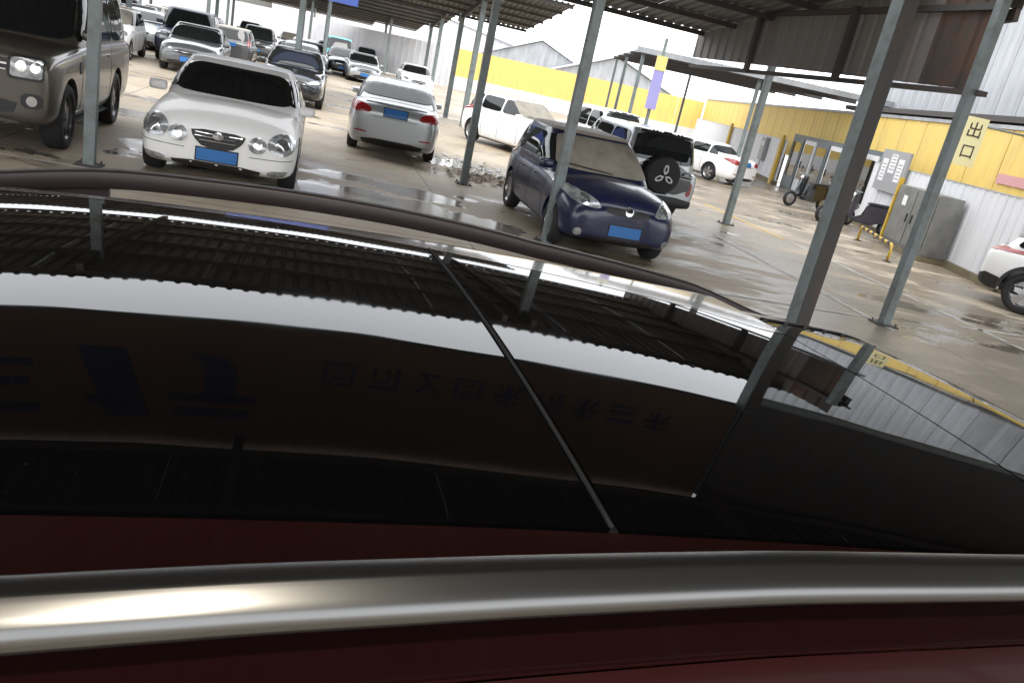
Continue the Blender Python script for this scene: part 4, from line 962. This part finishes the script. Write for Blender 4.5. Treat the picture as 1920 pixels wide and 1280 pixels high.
# plan of the roof, read along the car
def lerp_s(tab, x):
    if x <= tab[0][0]: return tab[0][1]
    if x >= tab[-1][0]: return tab[-1][1]
    for k, ((a, va), (b, vb)) in enumerate(zip(tab, tab[1:])):
        if x <= b:
            f = (x - a) / (b - a); pa = tab[max(0, k - 1)][1]; pb = tab[min(len(tab) - 1, k + 2)][1]
            return .5 * ((2 * va) + (vb - pa) * f + (2 * pa - 5 * va + 4 * vb - pb) * f * f + (3 * va - pa - 3 * vb + pb) * f ** 3)
WND1 = 2.02
NV = [(-1.6, .40), (-.9, .345), (-.4, .325), (-.1, .335), (.02, .345), (.17, .356), (.36, .370), (.62, .385), (.95, .41)]
near_ = lambda u: lerp_s(NV, u)                       # near edge of the roof skin
railv = lambda u: near_(u) + .0175
far = lambda u: 1.72 - .03 * max(0, u - .3) - .02 * max(0, -u - .3)
def roof_z(u, v):
    z = zs(u, v)
    if v > 1.49: z -= 1.25 * (v - 1.49) ** 1.6
    return z
def skin(name, u0, u1, nu, vf0, vf1, nv, m, dz=0, th=.004, zf=roof_z, smooth=True):
    """curved panel ; vf0, vf1 are functions of u"""
    bm = bmesh.new(); g_ = []
    for i in range(nu + 1):
        u = u0 + (u1 - u0) * i / nu; a, b = vf0(u), vf1(u)
        g_.append([bm.verts.new(P3(u, a + (b - a) * j / nv, zf(u, a + (b - a) * j / nv) + dz)) for j in range(nv + 1)])
    for i in range(nu):
        for j in range(nv): bm.faces.new((g_[i][j], g_[i + 1][j], g_[i + 1][j + 1], g_[i][j + 1]))
    bd = [e for e in bm.edges if e.is_boundary]; r_ = bmesh.ops.extrude_edge_only(bm, edges=bd)
    for q in r_['geom']:
        if isinstance(q, bmesh.types.BMVert): q.co.z -= th
    return obj(name, bm, m, nc, smooth, True)
gn = lambda u: V0 - .428
def gf(u):        # far edge of the glass follows the tapering roof
    t = [(-1.6, 1.36), (-.9, 1.42), (-.25, 1.445), (.1, 1.425), (.48, 1.36), (.78, 1.275), (.9, 1.20)]
    return lerp_s(t, u)
GAP = .296
skin('roof_glass', -1.45, GAP - .0045, 90, gn, gf, 60, M['roof_glass'], 0, .02, zf=zs)
skin('roof_glass', GAP + .0045, .945, 60, gn, gf, 60, M['roof_glass'], 0, .02, zf=zs)
skin('glass_seal', GAP - .0042, GAP + .0042, 2, gn, gf, 50, M['trim'], -.003, .01, zf=zs)
bm = bmesh.new(); tube(bm, [zn(GAP - .0035, gn(0) + (gf(GAP) - gn(0)) * i / 40, .0015) for i in range(41)], .0022, 6); obj('seal_lip', bm, M['rubber'], nc, True)
# painted skin around the glass
skin('roof_side', -1.5, .95, 80, near_, lambda u: gn(u) - .006, 12, M['red_paint'], .0, .0025)
skin('roof_side', -1.5, .95, 80, lambda u: gf(u) + .008, far, 26, M['red_paint'], .0, .02)
skin('roof_rear', -1.62, -1.504, 6, near_, far, 40, M['red_paint'], -.001, .02)
# header and windscreen
def wz(u, v):
    z = zs(min(u, WND1 + 1), v)
    if u > 1.22: z -= .30 * (u - 1.22) ** 1.5 + .22 * max(0, u - 1.4)
    e = abs(v - V0) / .62
    return z - .05 * max(0, e - .55) ** 2 * 2
skin('windscreen', .953, 2.0, 60, lambda u: V0 - .50 - .10 * max(0, u - .95), lambda u: V0 + .40 + .22 * max(0, u - .95), 40, M['roof_glass'], -.001, .01, zf=wz)
skin('front_pillar', .953, 2.0, 50, lambda u: V0 - .60 - .12 * max(0, u - .95), lambda u: V0 - .504 - .10 * max(0, u - .95), 6, M['red_paint'], .0, .03, zf=wz)
skin('front_pillar', .953, 2.0, 50, lambda u: V0 + .404 + .22 * max(0, u - .95), lambda u: V0 + .53 + .20 * max(0, u - .95), 6, M['red_paint'], -.004, .03, zf=wz)
skin('roof_bow', .9455, .9525, 2, lambda u: V0 - .5, lambda u: V0 + .36, 40, M['trim'], -.004, .01, zf=zs)
# thin clips and wire along the far edge of the windscreen
bm = bmesh.new()
def efar(u): return V0 + .39 + .22 * max(0, u - .95)
tube(bm, [P3(.97 + .02 * i, efar(.97 + .02 * i), wz(.97 + .02 * i, efar(.97 + .02 * i)) + .001) for i in range(40)], .0026, 6)
for i in range(12):
    u = .99 + .06 * i; v = efar(u); tube(bm, [P3(u, v, wz(u, v) + .001), P3(u - .03, v - .03, wz(u - .03, v - .03) + .001)], .0028, 5)
obj('edge_wire', bm, M['trim'], nc)
# roof rails
FZ = [(-1.4, 1.50), (-.8, 1.632), (-.479, 1.680), (-.297, 1.714), (-.101, 1.726), (.11, 1.730), (.342, 1.723), (.598, 1.701), (1.02, 1.659), (1.333, 1.589)]
def rail(sgn):
    n = 90; u0, u1 = (-1.35, 1.0) if sgn < 0 else (-1.30, 1.32); bm = bmesh.new(); rings = []
    W0, H0 = (.031, .026) if sgn < 0 else (.036, .036)
    def line(u, e):
        v = railv(u) if sgn < 0 else 1.72
        top = zs(u, v) + .061 * min(1, (max(e, .001) / .16)) ** .6 if sgn < 0 else lerp_s(FZ, u)
        return v, top
    for i in range(n + 1):
        f = i / n; u = u0 + (u1 - u0) * f; e = min(f, 1 - f) * (u1 - u0)
        v, top = line(u, e); k_ = 1 if e > .12 else max(.2, e / .12); hgt = H0 * k_; wd = W0 * k_; ring = []
        for a, b in ([(-.40, -1), (-.475, -.93), (-.5, -.82), (-.5, -.70), (-.485, -.60), (-.45, -.51), (-.38, -.405), (-.27, -.275), (-.14, -.145), (-.06, -.06), (-.03, -.035), (.0, -.022), (.05, -.012), (.2, -.004), (.40, -.0), (.475, -.03), (.5, -.12), (.5, -.9), (.4, -1)] if sgn < 0 else [(-.46, -.97), (-.5, -.90), (-.5, -.16), (-.46, -.06), (-.36, -.0), (.36, -.0), (.46, -.06), (.5, -.16), (.5, -.9), (.46, -.97)]):
            ring.append(bm.verts.new(P3(u, v + a * wd, top + b * hgt)))
        rings.append(ring)
    k = len(rings[0])
    for a, b in zip(rings, rings[1:]):
        for j in range(k): bm.faces.new((a[j], a[(j + 1) % k], b[(j + 1) % k], b[j]))
    bm.faces.new(rings[0][::-1]); bm.faces.new(rings[-1])
    r_ = obj('roof_rail', bm, M['rail'] if sgn < 0 else M['rail_far'], nc, True, True)
    for uf, ln in ((u0 + .04, .30), (u1 - .30, .26)) if sgn < 0 else ((-1.25, .25), (-.72, .43), (.98, .3)):
        bm = bmesh.new(); rows = []
        for i in range(11):
            u = uf + ln * i / 10; e = min(u - u0, u1 - u); v, top = line(u, e); hh = .010
            lo = (zs(u, v) if sgn < 0 else 1.55) - .02
            rows.append([bm.verts.new(P3(u, v + a * hh, z)) for a, z in ((-1, lo), (-1, top - H0 * .7), (1, top - H0 * .7), (1, lo))])
        for a, b in zip(rows, rows[1:]):
            for j in range(4): bm.faces.new((a[j], a[(j + 1) % 4], b[(j + 1) % 4], b[j]))
        bm.faces.new(rows[0]); bm.faces.new(rows[-1][::-1]); obj('rail_foot', bm, M['trim'] if sgn < 0 else M['rail_far'], r_)
M['rail_far'] = mat('shade_toned_rail', (.028, .019, .019), .42, .1)  # dark reflection of the shelter put into the far aluminium rail's colour
rail(-1); rail(1)
# body sides, tail, bonnet
def side(sgn):
    secs = [(-2.15, .60, 1.0), (-1.85, .62, 1.0), (-1.5, .60, 1.0), (-.6, .60, 1.0), (.7, .60, 1.0), (1.05, .585, 1.0), (2.05, .74, 0), (2.5, .86, 0), (3.0, .80, 0), (3.12, .66, 0)]
    bm = bmesh.new(); rows = []
    secs = [q for q in secs if q[0] < -1.55] + [(-1.5 + .05 * i, .6, 1.0) for i in range(52)] + [q for q in secs if q[0] > 1.06]
    for u, hw_, full in secs:
        if full:
            hw_ = (V0 - near_(u)) if sgn < 0 else (far(u) - V0); vv = V0 + sgn * hw_
            zt_ = roof_z(max(u, -1.6), vv) - .002 - (.0 if u > -1.6 else (-1.6 - u) * .5)
            pr = [(hw_ + .002, zt_), (hw_ + .010, zt_ - .007), (hw_ + .06, zt_ - .09), (.84, 1.08), (.885, 1.02), (.91, .85), (.915, .6), (.88, .35), (.80, .26)]
        else:
            zt_ = 1.08 - (u - 2.05) * .12 if u < 3.1 else .9
            pr = [(hw_ * .9, zt_), (hw_ * .95, zt_ - .01), (hw_, zt_ - .03), (hw_ * 1.02, zt_ - .06), (hw_ * 1.05, zt_ - .1), (hw_ * 1.07, .8), (hw_ * 1.07, .6), (hw_ * 1.02, .35), (hw_ * .95, .26)]
        rows.append([bm.verts.new(P3(u, V0 + sgn * a, z)) for a, z in pr])
    for a, b in zip(rows, rows[1:]):
        for j in range(len(a) - 1): bm.faces.new((a[j], a[j + 1], b[j + 1], b[j]))
    o = obj('body_side', bm, [M['maroon_body']], nc, True)
    return o
side(-1); side(1)
for s in (-1, 1):
    for a, b in ((-1.55, -.75), (-.68, .12), (.2, 1.05)):
        bm = bmesh.new(); rows = []
        for i in range(9):
            u = a + (b - a) * i / 8; hw_ = (V0 - near_(u)) if s < 0 else (far(u) - V0); zt_ = roof_z(u, V0 + s * hw_) - .012
            rows.append([bm.verts.new(P3(u, V0 + s * (x + .008), z)) for x, z in ((hw_ + .060, zt_ - .30), (hw_ + .09, zt_ - .38), (.85, 1.14), (.86, 1.10))])
        for p, q in zip(rows, rows[1:]):
            for j in range(3): bm.faces.new((p[j], p[j + 1], q[j + 1], q[j]))
        obj('side_window', bm, M['glass'], nc, True)
def cross_panel(name, pts, m):
    bm = bmesh.new(); rows = []
    for u, hw_, z, cr in pts: rows.append([bm.verts.new(P3(u, V0 + hw_ * (j / 6 - 1), z + cr * (1 - (j / 6 - 1) ** 2))) for j in range(13)])
    for p, q in zip(rows, rows[1:]):
        for j in range(12): bm.faces.new((p[j], p[j + 1], q[j + 1], q[j]))
    o = obj(name, bm, m, nc, True); o.modifiers.new('s', 'SUBSURF').render_levels = 2; return o
cross_panel('bonnet', [(1.98, .68, 1.10, .05), (2.3, .74, 1.07, .05), (2.8, .74, 1.0, .045), (3.05, .70, .93, .03), (3.14, .64, .80, 0), (3.16, .64, .5, 0), (3.1, .66, .3, 0)], M['red_paint'])
cross_panel('tailgate', [(-1.60, .55, 1.565, .03), (-1.8, .60, 1.45, .0), (-2.1, .70, 1.1, 0), (-2.18, .74, .9, 0), (-2.2, .75, .5, 0), (-2.12, .75, .3, 0)], M['red_paint'])
bm = bmesh.new()
rows = [[bm.verts.new(P3(u, V0 + w_ * (j / 4 - 1), z)) for j in range(9)] for u, w_, z in ((-1.72, .54, 1.52), (-2.06, .62, 1.17))]
for j in range(8): bm.faces.new((rows[0][j], rows[0][j + 1], rows[1][j + 1], rows[1][j]))
obj('rear_window', bm, M['glass'], nc)
for u in (-.95 + .35 - .5, 2.15):
    for s in (-1, 1):
        w_ = wheel(nc, 0, s, .34, .22, 1.9, 'spoke5'); w_.location = P3(u, V0 + s * .82, .34); w_.rotation_euler = (0, 0, RY)
# interior, dark, seen by nobody but there
bm = bmesh.new(); pts = [P3(u, v, z) for u in (-1.9, 2.2) for v in (V0 - .7, V0 + .7) for z in (.28, .40)]
vs = [bm.verts.new(p) for p in pts]
for f in ((0, 1, 3, 2), (4, 6, 7, 5), (0, 4, 5, 1), (2, 3, 7, 6), (0, 2, 6, 4), (1, 5, 7, 3)): bm.faces.new([vs[i] for i in f])
obj('floor_pan', bm, M['trim'], nc)
